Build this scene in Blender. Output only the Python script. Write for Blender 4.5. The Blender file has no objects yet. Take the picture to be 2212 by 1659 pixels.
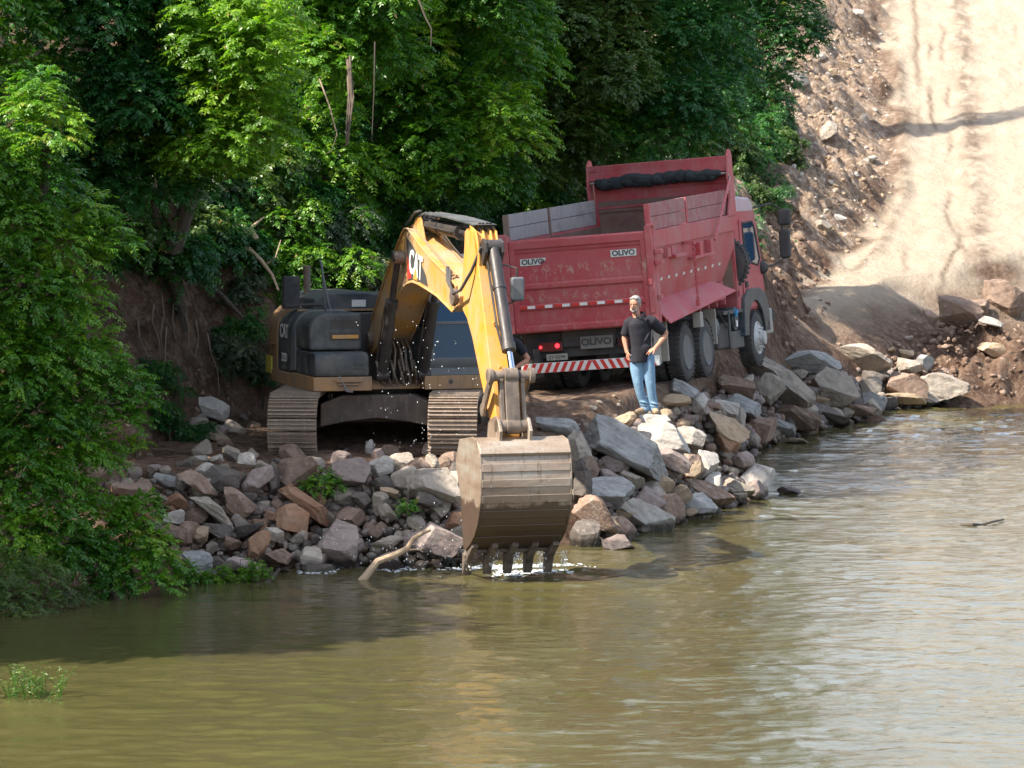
import bpy, bmesh, math, random
import numpy as np
from mathutils import Vector, Matrix
R = math.radians
S = bpy.context.scene
C = S.collection

# ---------------------------------------------------------------- camera
FP, CX, CY, CAMZ, PITCH = 8125.0, 1106.0, 829.5, 6.0, R(3.462)
cam = bpy.data.objects.new('camera', bpy.data.cameras.new('camera'))
C.objects.link(cam)
cam.location = (0, 0, CAMZ)
cam.rotation_euler = (R(90) - PITCH, 0, 0)
cam.data.sensor_width = 36
cam.data.lens = 36 * FP / 2212
cam.data.clip_start = 0.5
cam.data.clip_end = 2000
cam.data.dof.use_dof = True
cam.data.dof.focus_distance = 56
cam.data.dof.aperture_fstop = 5.6
S.camera = cam

# ---------------------------------------------------------------- sun and sky
SUN = Vector((-0.60, -0.30, 0.74)).normalized()
sun = bpy.data.objects.new('sun', bpy.data.lights.new('sun', 'SUN'))
C.objects.link(sun)
sun.rotation_euler = (-SUN).to_track_quat('-Z', 'Y').to_euler()
sun.data.energy = 5.0
sun.data.angle = R(0.55)
sun.data.color = (1.0, 0.92, 0.80)
world = bpy.data.worlds.new('World')
S.world = world
world.use_nodes = True
wn, wl = world.node_tree.nodes, world.node_tree.links
bg = wn['Background']
sky = wn.new('ShaderNodeTexSky')
sky.sky_type = 'NISHITA'
sky.sun_disc = False
sky.sun_elevation = math.asin(SUN.z)
sky.sun_rotation = math.atan2(SUN.x, SUN.y)
sky.air_density = 1.0
sky.dust_density = 1.5
tc = wn.new('ShaderNodeTexCoord')
mp = wn.new('ShaderNodeMapping'); mp.inputs['Scale'].default_value = (1, 1, 2.6)
wl.new(tc.outputs['Generated'], mp.inputs['Vector'])
nz = wn.new('ShaderNodeTexNoise'); nz.inputs['Scale'].default_value = 2.2; nz.inputs['Detail'].default_value = 6
wl.new(mp.outputs['Vector'], nz.inputs['Vector'])
cr = wn.new('ShaderNodeValToRGB')
cr.color_ramp.elements[0].position = 0.47; cr.color_ramp.elements[0].color = (0, 0, 0, 1)
cr.color_ramp.elements[1].position = 0.68; cr.color_ramp.elements[1].color = (1, 1, 1, 1)
wl.new(nz.outputs['Fac'], cr.inputs['Fac'])
mx = wn.new('ShaderNodeMixRGB')
mx.inputs['Color2'].default_value = (10.5, 11.0, 11.8, 1)
wl.new(cr.outputs['Color'], mx.inputs['Fac'])
wl.new(sky.outputs['Color'], mx.inputs['Color1'])
wl.new(mx.outputs['Color'], bg.inputs['Color'])
bg.inputs['Strength'].default_value = 0.11
S.view_settings.view_transform = 'Standard'
S.view_settings.look = 'None'
S.view_settings.exposure = 1.32
S.view_settings.gamma = 1.0
S.cycles.max_bounces = 6
S.cycles.transparent_max_bounces = 6

# ---------------------------------------------------------------- photo rays
def ray(px, py):
    u, v = (px - CX) / FP, -(py - CY) / FP
    c, s = math.cos(PITCH), math.sin(PITCH)
    return Vector((u, c + v * s, -s + v * c))
def W(px, py, D):
    d = ray(px, py); t = D / d.y
    return Vector((d.x * t, D, CAMZ + d.z * t))
def WZ(px, py, z=0.0):
    d = ray(px, py); t = (z - CAMZ) / d.z
    return Vector((d.x * t, d.y * t, z))

# ---------------------------------------------------------------- numpy noise
def vnoise(x, y, seed=0):
    x = np.asarray(x, float); y = np.asarray(y, float)
    xi = np.floor(x).astype(np.int64); yi = np.floor(y).astype(np.int64)
    fx = x - xi; fy = y - yi
    fx = fx * fx * (3 - 2 * fx); fy = fy * fy * (3 - 2 * fy)
    def h(a, b):
        n = (a * 374761393 + b * 668265263 + seed * 974711) & 0xffffffff
        n = ((n ^ (n >> 13)) * 1274126177) & 0xffffffff
        return ((n ^ (n >> 16)) & 0xffff) / 32767.5 - 1
    return (h(xi, yi) * (1 - fx) + h(xi + 1, yi) * fx) * (1 - fy) + (h(xi, yi + 1) * (1 - fx) + h(xi + 1, yi + 1) * fx) * fy
def fbm(x, y, seed=0, octv=4):
    r = 0; a = 1
    for o in range(octv):
        r = r + a * vnoise(np.asarray(x) * 2**o + 17.3 * o, np.asarray(y) * 2**o + 9.1 * o, seed + o); a *= 0.5
    return r
def smooth(t):
    t = np.clip(t, 0, 1); return t * t * (3 - 2 * t)
def sdist(x, y, poly):
    """signed distance to an open polyline, positive on its left side"""
    x = np.asarray(x, float); y = np.asarray(y, float)
    best = np.full(x.shape, 1e18); sg = np.zeros(x.shape)
    n = len(poly) - 1
    for i in range(n):
        ax, ay = poly[i]; bx, by = poly[i + 1]
        dx, dy = bx - ax, by - ay
        t = ((x - ax) * dx + (y - ay) * dy) / (dx * dx + dy * dy)
        t = np.clip(t, -1e9 if i == 0 else 0, 1e9 if i == n - 1 else 1)
        ex, ey = x - ax - t * dx, y - ay - t * dy
        d2 = ex * ex + ey * ey
        m = d2 < best - 1e-9
        cross = dx * (y - ay) - dy * (x - ax)
        best = np.where(m, d2, best); sg = np.where(m, np.sign(cross), sg)
    return np.sqrt(best) * sg

SHORE = [(-60, 18), (-14, 34), (-9.6, 42), (-8.3, 49), (-5.3, 52), (-3.4, 54), (-0.7, 54.7), (0.9, 56.8), (2.3, 59.8), (3.9, 64), (4.65, 67), (4.75, 72), (5.1, 77), (6.7, 81), (7.8, 85.5), (10.8, 91.5), (13, 95), (24, 102), (60, 112)]
TOE = [(-60, 48), (-12, 53.5), (-8.2, 55.8), (-5.9, 58), (-4.6, 62.3), (-1.4, 64.5), (-0.3, 69), (0.9, 74), (3.6, 78.5), (5.6, 82.5), (6.2, 88), (7.0, 92.5), (8.2, 97), (9.5, 101), (10.9, 107), (11.7, 115), (12.7, 130), (14.2, 150), (18, 220)]
TRUCK_YAW = R(17.3)
def H(x, y):
    x = np.asarray(x, float); y = np.asarray(y, float)
    ds = sdist(x, y, SHORE) + 0.25 * vnoise(x * .8, y * .8, 3)
    zb = np.interp(y, [46, 57, 60, 64, 78, 90, 98, 104, 110, 130, 175, 200], [1.3, 1.35, 1.5, 1.93, 1.98, 2.3, 3.0, 4.1, 5.9, 11.4, 23, 25])
    xt = 1.22 + .287 * (y - 65)
    m = smooth((y - 61) / 2) * smooth((78 - y) / 3)
    zb = zb + m * .085 * np.clip(x - xt, -1.4, 1.4)
    sl = np.interp(y, [54, 60, 68, 80, 90], [.62, .95, 1.5, 1.3, .8])
    z = np.where(ds < 0, np.maximum(ds * .6, -2.0), np.minimum(ds * sl, zb))
    z = np.where(ds * sl > zb, zb, z)
    inl = smooth((ds - .8) / 2)
    z = z + inl * (.05 * fbm(x * 1.1, y * 1.1, 5) + .02 * fbm(x * 4, y * 4, 6, 3))
    # ruts and blade ridges on the ramp
    xr = 12.7 + (y - 103) * .096
    rm = smooth((y - 96) / 6)
    z = z + rm * .07 * np.exp(-((x - xr - .15 * vnoise(y * .7, y * 0, 4)) / .35)**2) * (1 + .5 * fbm(x * 2, y * 1.2, 9))
    xl = np.interp(y, [97, 101, 107, 115, 130, 150], [8.6, 9.9, 11.15, 11.95, 12.95, 14.4])
    z = z + rm * .10 * np.exp(-((x - xl) / .20)**2) * (1 + .7 * fbm(x * 2.5, y * 1.5, 14))
    for k_, (o_, w_) in enumerate(((-.9, .05), (-1.35, .06), (-2.0, .05), (1.2, .05), (2.0, .06))):
        xc = xr + o_ + (.55 * smooth((y - 98) / 7) * np.sin((y - 98) * .35 + k_) if y is not None else 0) * smooth((112 - y) / 8) + .05 * vnoise(y * .9, y * 0 + k_, 15)
        z = z - rm * .022 * np.exp(-((x - xc) / w_)**2) * smooth(.6 + 1.2 * vnoise(y * .45, y * 0 + 5 * k_, 16))
    z = z + rm * .018 * vnoise((x - .1 * y) * 2.2, y * .12, 11) + rm * .03 * vnoise(x * .5, y * .35, 12)
    z = z + rm * .04 * np.exp(-((x - xr + 1.6 - .5 * np.sin((y - 96) * .22)) / .22)**2)
    # spoil heaps near the truck and the water at the right
    z = z + 1.9 * np.exp(-((x - 12.2) / 2.1)**2 - ((y - 92.0) / 2.4)**2) * (1 + .35 * fbm(x * 1.3, y * 1.3, 21))
    z = z + .42 * np.exp(-((x - 7.6) / 2.2)**2 - ((y - 85.2) / 1.1)**2) * (1 + .5 * fbm(x * 2.2, y * 2.2, 22))
    z = z + .11 * np.exp(-((x - 1.2) / 1.6)**2 - ((y - 62.6) / .5)**2) * (1 + .5 * fbm(x * 2.6, y * 2.6, 23))
    # the hill
    dh = sdist(x, y, TOE) + .55 * fbm(x * .35, y * .35, 31) + .22 * fbm(x * 1.3, y * 1.3, 32)
    s1 = np.interp(y, [56, 66, 84, 92, 98, 110], [2.1, 1.7, 1.5, 1.1, .72, .62])
    k = np.interp(y, [60, 80, 92, 98], [6, 6.5, 4.5, 5])
    hh = np.where(dh > 0, np.minimum(dh * s1, k + np.maximum(dh - k / s1, 0) * .5), 0)
    hh = np.minimum(hh, 12 + .05 * dh)
    rug = smooth(dh / 1.5)
    rbl = smooth((y - 94) / 5)
    hh = hh + rug * rbl * (.22 * np.abs(fbm(x * 2.0, y * 1.4, 45, 4)) + .10 * fbm(x * 5.5, y * 4, 46, 2))
    hh = hh + rug * (.30 * fbm(x * .9, y * .9, 41) + .12 * fbm(x * 3.1, y * 3.1, 42, 3) + .16 * np.abs(fbm((x + y) * 1.6, (x - y) * .45, 44, 3)))
    z = z + np.maximum(hh, 0)
    # land on the far right of the ramp
    z = z + .5 * np.maximum(x - (24 + .1 * (y - 100)), 0) * smooth((y - 98) / 8) * (x < 60)
    return np.minimum(z, 13.4 + .3 * vnoise(x * .2, y * .2, 77))
_TD = np.arange(40, 175, .08)
def hit(px, py, off=0.0):
    d = ray(px, py); t = _TD / d.y
    X = d.x * t; Z = CAMZ + d.z * t
    h = np.maximum(H(X, _TD), 0) + off
    k = np.nonzero(Z <= h)[0]
    i = k[0] if len(k) else len(_TD) - 1
    return Vector((X[i], _TD[i], Z[i]))

# ---------------------------------------------------------------- tagging
def tag(o, label=None, cat=None, group=None, kind=None):
    if label: o['label'] = label
    if cat: o['category'] = cat
    if group: o['group'] = group
    if kind: o['kind'] = kind
    return o
def thing(name, label, cat, loc=(0, 0, 0), rot=(0, 0, 0), group=None):
    o = bpy.data.objects.new(name, None); C.objects.link(o)
    o.empty_display_size = .3
    o.location = loc; o.rotation_euler = rot
    return tag(o, label, cat, group)

# ---------------------------------------------------------------- mesh builder
class MB:
    def __init__(s, M=None):
        s.v = []; s.f = []; s.M = M
    def add(s, vs, fs):
        b = len(s.v)
        s.v += [(s.M @ Vector(p)) if s.M else Vector(p) for p in vs]
        s.f += [tuple(i + b for i in f) for f in fs]
        return s
    def box(s, c, d, rot=None):
        x, y, z = d[0] / 2, d[1] / 2, d[2] / 2
        vs = [Vector((i, j, k)) for i in (-x, x) for j in (-y, y) for k in (-z, z)]
        if rot: vs = [rot @ p for p in vs]
        c = Vector(c)
        return s.add([p + c for p in vs], [(0, 1, 3, 2), (4, 6, 7, 5), (0, 4, 5, 1), (2, 3, 7, 6), (0, 2, 6, 4), (1, 5, 7, 3)])
    def b2(s, lo, hi):
        return s.box([(a + b) / 2 for a, b in zip(lo, hi)], [abs(b - a) for a, b in zip(lo, hi)])
    def prism(s, prof, f, t0, t1):
        """profile of (u,v); f(u,v,t) -> point"""
        n = len(prof)
        vs = [f(u, v, t0) for u, v in prof] + [f(u, v, t1) for u, v in prof]
        return s.add(vs, [tuple(range(n))[::-1], tuple(range(n, 2 * n))] + [(i, (i + 1) % n, n + (i + 1) % n, n + i) for i in range(n)])
    def tube(s, pts, r, n=10, caps=True):
        pts = [Vector(p) for p in pts]
        rs = r if isinstance(r, (list, tuple)) else [r] * len(pts)
        base = None; vs = []; ref = None
        for i, p in enumerate(pts):
            d = (pts[min(i + 1, len(pts) - 1)] - pts[max(i - 1, 0)]).normalized()
            if ref is None:
                ref = d.orthogonal().normalized()
            ref = (ref - d * ref.dot(d)).normalized()
            q = d.cross(ref)
            rr = rs[i] if isinstance(rs[i], (list, tuple)) else (rs[i], rs[i])
            for k in range(n):
                a = 2 * math.pi * k / n
                vs.append(p + ref * math.cos(a) * rr[0] + q * math.sin(a) * rr[1])
        fs = []
        for i in range(len(pts) - 1):
            for k in range(n):
                fs.append((i * n + k, i * n + (k + 1) % n, (i + 1) * n + (k + 1) % n, (i + 1) * n + k))
        if caps:
            fs.append(tuple(range(n))[::-1]); fs.append(tuple(range((len(pts) - 1) * n, len(pts) * n)))
        return s.add(vs, fs)
    def lathe(s, c, axis, prof, n=24):
        """prof: (radius, offset along axis)"""
        c = Vector(c); ax = Vector(axis).normalized(); u = ax.orthogonal().normalized(); w = ax.cross(u)
        vs = [c + ax * t + (u * math.cos(2 * math.pi * k / n) + w * math.sin(2 * math.pi * k / n)) * r for r, t in prof for k in range(n)]
        m = len(prof)
        fs = [(i * n + k, i * n + (k + 1) % n, (i + 1) * n + (k + 1) % n, (i + 1) * n + k) for i in range(m - 1) for k in range(n)]
        if prof[0][0] > 0: fs.append(tuple(range(n))[::-1])
        if prof[-1][0] > 0: fs.append(tuple(range((m - 1) * n, m * n)))
        return s.add(vs, fs)
    def ball(s, c, r, n=8, m=6, sc=(1, 1, 1)):
        c = Vector(c); vs = []; fs = []
        for i in range(m + 1):
            a = math.pi * i / m
            for k in range(n):
                b = 2 * math.pi * k / n
                vs.append(c + Vector((math.sin(a) * math.cos(b) * r * sc[0], math.sin(a) * math.sin(b) * r * sc[1], math.cos(a) * r * sc[2])))
        for i in range(m):
            for k in range(n):
                fs.append((i * n + k, (i + 1) * n + k, (i + 1) * n + (k + 1) % n, i * n + (k + 1) % n))
        return s.add(vs, fs)
    def build(s, name, m, parent=None, bevel=0, sm=False, label=None):
        me = bpy.data.meshes.new(name)
        me.from_pydata([tuple(p) for p in s.v], [], s.f)
        bm = bmesh.new(); bm.from_mesh(me)
        bmesh.ops.remove_doubles(bm, verts=bm.verts, dist=1e-5)
        bmesh.ops.recalc_face_normals(bm, faces=bm.faces)
        bm.to_mesh(me); bm.free()
        if m: me.materials.append(m)
        o = bpy.data.objects.new(name, me); C.objects.link(o)
        if parent: o.parent = parent
        if sm or bevel:
            me.polygons.foreach_set('use_smooth', [True] * len(me.polygons))
            me.set_sharp_from_angle(angle=R(35))
        if bevel:
            b = o.modifiers.new('bevel', 'BEVEL'); b.width = bevel; b.segments = 2; b.limit_method = 'ANGLE'; b.angle_limit = R(35)
            b.harden_normals = True
        if label: o['label'] = label
        return o

def text_mesh(txt, size, extr, M, name, m, parent, bold=0.0, sx=1.0):
    cu = bpy.data.curves.new('t', 'FONT'); cu.body = txt; cu.size = size; cu.extrude = extr
    cu.align_x = 'CENTER'; cu.align_y = 'CENTER'; cu.offset = bold
    to = bpy.data.objects.new('t', cu); C.objects.link(to)
    dg = bpy.context.evaluated_depsgraph_get()
    me = bpy.data.meshes.new_from_object(to.evaluated_get(dg))
    bpy.data.objects.remove(to); bpy.data.curves.remove(cu)
    me.transform(Matrix.Diagonal((sx, 1, 1, 1))); me.transform(M)
    me.materials.clear(); me.materials.append(m)
    o = bpy.data.objects.new(name, me); C.objects.link(o); o.parent = parent
    return o
def frame(o, x, y):
    x = Vector(x).normalized(); y = Vector(y); y = (y - x * y.dot(x)).normalized(); z = x.cross(y)
    return Matrix(((x.x, y.x, z.x, o[0]), (x.y, y.y, z.y, o[1]), (x.z, y.z, z.z, o[2]), (0, 0, 0, 1)))

# ---------------------------------------------------------------- materials
def newmat(name):
    m = bpy.data.materials.new(name); m.use_nodes = True
    return m, m.node_tree.nodes, m.node_tree.links, m.node_tree.nodes['Principled BSDF']
def ramp(n, l, fac, stops):
    r = n.new('ShaderNodeValToRGB'); e = r.color_ramp.elements
    while len(e) < len(stops): e.new(.5)
    for k, (p, c) in enumerate(stops):
        e[k].position = p; e[k].color = tuple(c[:3]) + (1,)
    l.new(fac, r.inputs['Fac']); return r.outputs['Color']
def noise(n, l, scale, detail=5, rough=.55, vec=None, dist=0):
    t = n.new('ShaderNodeTexNoise'); t.inputs['Scale'].default_value = scale; t.inputs['Detail'].default_value = detail
    t.inputs['Roughness'].default_value = rough; t.inputs['Distortion'].default_value = dist
    if vec is not None: l.new(vec, t.inputs['Vector'])
    return t.outputs['Fac']
def coords(n, kind='Object'):
    return n.new('ShaderNodeTexCoord').outputs[kind]
def mapping(n, l, vec, scale):
    m = n.new('ShaderNodeMapping'); m.inputs['Scale'].default_value = scale; l.new(vec, m.inputs['Vector']); return m.outputs['Vector']
def mix(n, l, fac, a, b, mode='MIX'):
    m = n.new('ShaderNodeMixRGB'); m.blend_type = mode
    for k, v in (('Fac', fac), ('Color1', a), ('Color2', b)):
        if isinstance(v, (int, float)): m.inputs[k].default_value = v
        elif isinstance(v, (tuple, list)): m.inputs[k].default_value = tuple(v[:3]) + (1,)
        else: l.new(v, m.inputs[k])
    return m.outputs['Color']
def bump(n, l, h, b, strength=.5, dist=.02):
    x = n.new('ShaderNodeBump'); x.inputs['Strength'].default_value = strength; x.inputs['Distance'].default_value = dist
    l.new(h, x.inputs['Height']); l.new(x.outputs['Normal'], b.inputs['Normal']); return x
def paint(name, col, wear=(.25, .2, .16), amount=.5, rough=.5, dust=(.30, .24, .18), dustamt=.35, metal=0, scale=3.0, streak=True, bm=.25):
    m, n, l, b = newmat(name)
    v = coords(n)
    d = noise(n, l, scale, 7, .65, v)
    dm = ramp(n, l, d, [(.35, (0, 0, 0)), (.75, (dustamt * 2,) * 3)])
    c = mix(n, l, dm, col, dust)
    sv = mapping(n, l, v, (7, 7, .9)) if streak else v
    s = noise(n, l, 2.2, 6, .7, sv)
    sm_ = ramp(n, l, s, [(.60 - .1 * amount, (0, 0, 0)), (.72 - .08 * amount, (amount,) * 3)])
    c = mix(n, l, sm_, c, wear)
    l.new(c, b.inputs['Base Color'])
    rr = ramp(n, l, d, [(.3, (rough,) * 3), (.8, (min(rough + .3, 1),) * 3)])
    l.new(rr, b.inputs['Roughness'])
    b.inputs['Metallic'].default_value = metal
    bump(n, l, noise(n, l, 14, 5, .6, v), b, bm, .01)
    return m
def plain(name, col, rough=.5, metal=0, emit=0):
    m, n, l, b = newmat(name)
    v = coords(n)
    c = mix(n, l, noise(n, l, 9, 4, .6, v), [x * .8 for x in col], [min(x * 1.2, 1) for x in col])
    l.new(c, b.inputs['Base Color'])
    b.inputs['Roughness'].default_value = rough; b.inputs['Metallic'].default_value = metal
    if emit:
        b.inputs['Emission Color'].default_value = tuple(col) + (1,); b.inputs['Emission Strength'].default_value = emit
    return m
M = {}
M['yellow'] = paint('yellow_paint', (.68, .29, .018), (.24, .13, .05), .55, .48, (.46, .29, .13), .62)
M['yellow_dirty'] = paint('dusty_yellow_paint', (.36, .19, .07), (.16, .10, .06), .6, .65, (.26, .17, .11), .8)
M['black'] = paint('black_panel', (.018, .029, .040), (.15, .13, .11), .45, .45, (.13, .125, .115), .55)
M['rubber'] = paint('black_rubber', (.035, .035, .038), (.10, .09, .08), .4, .8, (.13, .115, .10), .35, streak=False)
M['steel'] = paint('worn_steel', (.11, .085, .07), (.26, .20, .155), .8, .5, (.27, .21, .16), .5, .35, 5)
M['track'] = paint('track_steel', (.20, .15, .12), (.38, .30, .24), .8, .55, (.30, .23, .17), .6, .2, 4)
M['cyl'] = paint('cylinder_barrel', (.038, .033, .033), (.12, .10, .09), .4, .34, (.10, .085, .075), .25, .2)
M['boom'] = paint('dusty_boom_paint', (.54, .255, .035), (.22, .13, .07), .6, .5, (.42, .28, .17), .85, 0, 1.8)
M['chrome'] = plain('chrome', (.75, .78, .85), .08, 1)
M['red'] = paint('red_paint', (.43, .042, .054), (.46, .27, .23), .35, .5, (.42, .20, .19), .45, 0, 1.6)
M['red_gate'] = None
M['white'] = plain('white_reflective', (.78, .78, .74), .4)
M['redmark'] = plain('red_reflective', (.62, .05, .04), .4)
M['wood'] = paint('grey_planks', (.30, .28, .27), (.14, .12, .11), .6, .85, (.38, .34, .31), .5, 0, 6, False, .5)
M['wood_red'] = paint('red_planks', (.33, .10, .10), (.22, .15, .13), .6, .8, (.36, .24, .22), .5, 0, 5, False, .5)
M['interior'] = paint('worn_bed_interior', (.17, .085, .07), (.22, .16, .12), .8, .75, (.21, .15, .115), 1.0, 0, 1.3, False)
M['chassis'] = paint('dark_chassis', (.035, .035, .036), (.12, .10, .085), .4, .65, (.12, .10, .085), .4)
M['greyplate'] = paint('grey_mudguard', (.33, .32, .29), (.22, .18, .14), .5, .6, (.30, .25, .2), .5)
M['glass'] = None
M['grey_plastic'] = paint('grey_plastic', (.10, .115, .13), (.18, .17, .16), .3, .5, (.2, .18, .16), .3)
M['sticker'] = plain('sticker_white', (.62, .62, .58), .5)
M['stickery'] = plain('sticker_yellow', (.50, .42, .07), .6)
M['textdark'] = plain('lettering_dark', (.06, .06, .06), .5)
M['lamp'] = plain('tail_lamp_lit', (1.0, .02, .03), .3, 0, 2.2)
m, n, l, b = newmat('tinted_glass')
b.inputs['Base Color'].default_value = (.008, .050, .105, 1); b.inputs['Roughness'].default_value = .08; b.inputs['IOR'].default_value = 1.4
b.inputs['Metallic'].default_value = 0; M['glass'] = m
# tailgate: flaking red paint with pale primer in broken rows
m, n, l, b = newmat('flaking_red_paint')
v = coords(n)
base = mix(n, l, ramp(n, l, noise(n, l, 1.3, 7, .6, v), [(.32, (0, 0, 0)), (.8, (.7, .7, .7))]), (.41, .040, .054), (.42, .17, .16))
sep = n.new('ShaderNodeSeparateXYZ'); l.new(v, sep.inputs[0])
band = n.new('ShaderNodeMapRange'); band.inputs['From Min'].default_value = 1.1; band.inputs['From Max'].default_value = 2.7; l.new(sep.outputs['Z'], band.inputs['Value'])
bm_ = ramp(n, l, band.outputs[0], [(.06, (.35, .35, .35)), (.16, (.2, .2, .2)), (.30, (.15, .15, .15)), (.37, (1, 1, 1)), (.43, (.2, .2, .2)), (.55, (.3, .3, .3)), (.61, (1, 1, 1)), (.67, (.9, .9, .9)), (.73, (.05, .05, .05))])
fl = ramp(n, l, noise(n, l, 5.5, 9, .8, mapping(n, l, v, (1.8, 1, 1.0))), [(.52, (0, 0, 0)), (.57, (.75, .75, .75))])
base = mix(n, l, mix(n, l, 1.0, bm_, fl, 'MULTIPLY'), base, (.46, .33, .25))
l.new(base, b.inputs['Base Color']); b.inputs['Roughness'].default_value = .5
bump(n, l, noise(n, l, 1.1, 3, .5, v), b, .6, .08)
M['red_gate'] = m
# bucket: scraped steel with horizontal wear bands and rust streaks
m, n, l, b = newmat('scraped_bucket_steel')
v = coords(n)
sep = n.new('ShaderNodeSeparateXYZ'); l.new(v, sep.inputs[0])
w = n.new('ShaderNodeTexWave'); w.wave_type = 'BANDS'; w.bands_direction = 'Z'; w.inputs['Scale'].default_value = 1.6; w.inputs['Distortion'].default_value = .6; w.inputs['Detail'].default_value = 3
l.new(mapping(n, l, v, (.15, .15, 1)), w.inputs['Vector'])
c = ramp(n, l, noise(n, l, 1.6, 6, .6, mapping(n, l, v, (.5, .5, 2.2))), [(.30, (.20, .14, .10)), (.5, (.29, .22, .165)), (.7, (.36, .33, .28))])
st = noise(n, l, 2.0, 7, .7, mapping(n, l, v, (9, 9, .8)))
c = mix(n, l, ramp(n, l, st, [(.55, (0, 0, 0)), (.66, (.7, .7, .7))]), c, (.10, .065, .045))
c = mix(n, l, ramp(n, l, noise(n, l, 6, 8, .7, mapping(n, l, v, (3, 3, 1))), [(.60, (0, 0, 0)), (.68, (.6, .6, .6))]), c, (.42, .46, .43))
wz = n.new('ShaderNodeMath'); wz.operation = 'MULTIPLY_ADD'; l.new(noise(n, l, 2.5, 6, .7, v), wz.inputs[0]); wz.inputs[1].default_value = .5; l.new(sep.outputs['Z'], wz.inputs[2])
c = mix(n, l, ramp(n, l, wz.outputs[0], [(-.0, (.9, .9, .9)), (.06, (0, 0, 0))]), c, (.075, .048, .032))
l.new(c, b.inputs['Base Color']); b.inputs['Roughness'].default_value = .42; b.inputs['Metallic'].default_value = .2
bump(n, l, noise(n, l, 9, 6, .6, v), b, .4, .02)
M['bucket'] = m

# terrain: soil, rocky cut, pale bladed ramp
m, n, l, b = newmat('soil')
v = coords(n)
sep = n.new('ShaderNodeSeparateXYZ'); l.new(v, sep.inputs[0])
att = n.new('ShaderNodeAttribute'); att.attribute_name = 'ground'; 
sc_ = n.new('ShaderNodeSeparateColor'); l.new(att.outputs['Color'], sc_.inputs[0])
n1 = noise(n, l, .9, 8, .65, v); n2 = noise(n, l, 6, 8, .7, v)
soil = ramp(n, l, n1, [(.3, (.075, .042, .028)), (.5, (.14, .083, .055)), (.72, (.23, .155, .11))])
soil = mix(n, l, ramp(n, l, n2, [(.46, (0, 0, 0)), (.66, (.75, .75, .75))]), soil, (.29, .21, .155))
soil = mix(n, l, ramp(n, l, noise(n, l, 2.4, 9, .75, v, 1.0), [(.50, (0, 0, 0)), (.60, (.75, .75, .75))]), soil, (.055, .032, .022))
pale = ramp(n, l, noise(n, l, 1.3, 9, .68, mapping(n, l, v, (1.6, .45, 1.6))), [(.3, (.35, .285, .21)), (.5, (.395, .325, .245)), (.72, (.44, .375, .295))])
rub = ramp(n, l, n2, [(.32, (.13, .085, .058)), (.5, (.27, .195, .14)), (.66, (.46, .38, .31))])
c = mix(n, l, sc_.outputs[0], soil, pale)
c = mix(n, l, sc_.outputs[1], c, rub)
c = mix(n, l, sc_.outputs[2], c, (.115, .080, .055))
l.new(c, b.inputs['Base Color']); b.inputs['Roughness'].default_value = .95
b.inputs['Specular IOR Level'].default_value = .15
hg0 = n.new('ShaderNodeMath'); hg0.operation = 'MULTIPLY_ADD'; l.new(noise(n, l, 2.2, 6, .7, v), hg0.inputs[0]); hg0.inputs[1].default_value = 2.5; l.new(n2, hg0.inputs[2])
hgt = n.new('ShaderNodeMath'); hgt.operation = 'ADD'; l.new(hg0.outputs[0], hgt.inputs[0]); l.new(noise(n, l, 22, 5, .7, v), hgt.inputs[1])
bp = bump(n, l, hgt.outputs[0], b, .9, .07)
M['soil'] = m

# water: murky olive river
m, n, l, b = newmat('river_water')
v = coords(n)
l.new(mix(n, l, noise(n, l, .25, 3, .5, v), (.050, .047, .018), (.094, .080, .031)), b.inputs['Base Color'])
b.inputs['Roughness'].default_value = .02; b.inputs['IOR'].default_value = 1.34
sep = n.new('ShaderNodeSeparateXYZ'); l.new(v, sep.inputs[0])
wa = noise(n, l, 3.5, 3, .5, mapping(n, l, v, (.7, 1.2, 1)), .4)
wb = noise(n, l, 11, 4, .62, mapping(n, l, v, (.7, 1.3, 1)), .3)
wc = noise(n, l, .28, 2, .5, v)
s1 = n.new('ShaderNodeMath'); s1.operation = 'MULTIPLY_ADD'; l.new(wb, s1.inputs[0]); s1.inputs[1].default_value = .34; l.new(wa, s1.inputs[2])
# wind: rougher away from the sheltered left bank
wind = n.new('ShaderNodeMapRange'); wind.inputs['From Min'].default_value = -5; wind.inputs['From Max'].default_value = 5
wind.inputs['To Min'].default_value = .014; wind.inputs['To Max'].default_value = .020; l.new(sep.outputs['X'], wind.inputs['Value'])
wm = n.new('ShaderNodeMath'); wm.operation = 'MULTIPLY'; l.new(wind.outputs[0], wm.inputs[0]); l.new(ramp(n, l, wc, [(.35, (.55, .55, .55)), (.65, (1.25, 1.25, 1.25))]), wm.inputs[1])
bp = bump(n, l, s1.outputs[0], b, 1.0, 1.0); l.new(wm.outputs[0], bp.inputs['Distance'])
M['water'] = m

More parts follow.
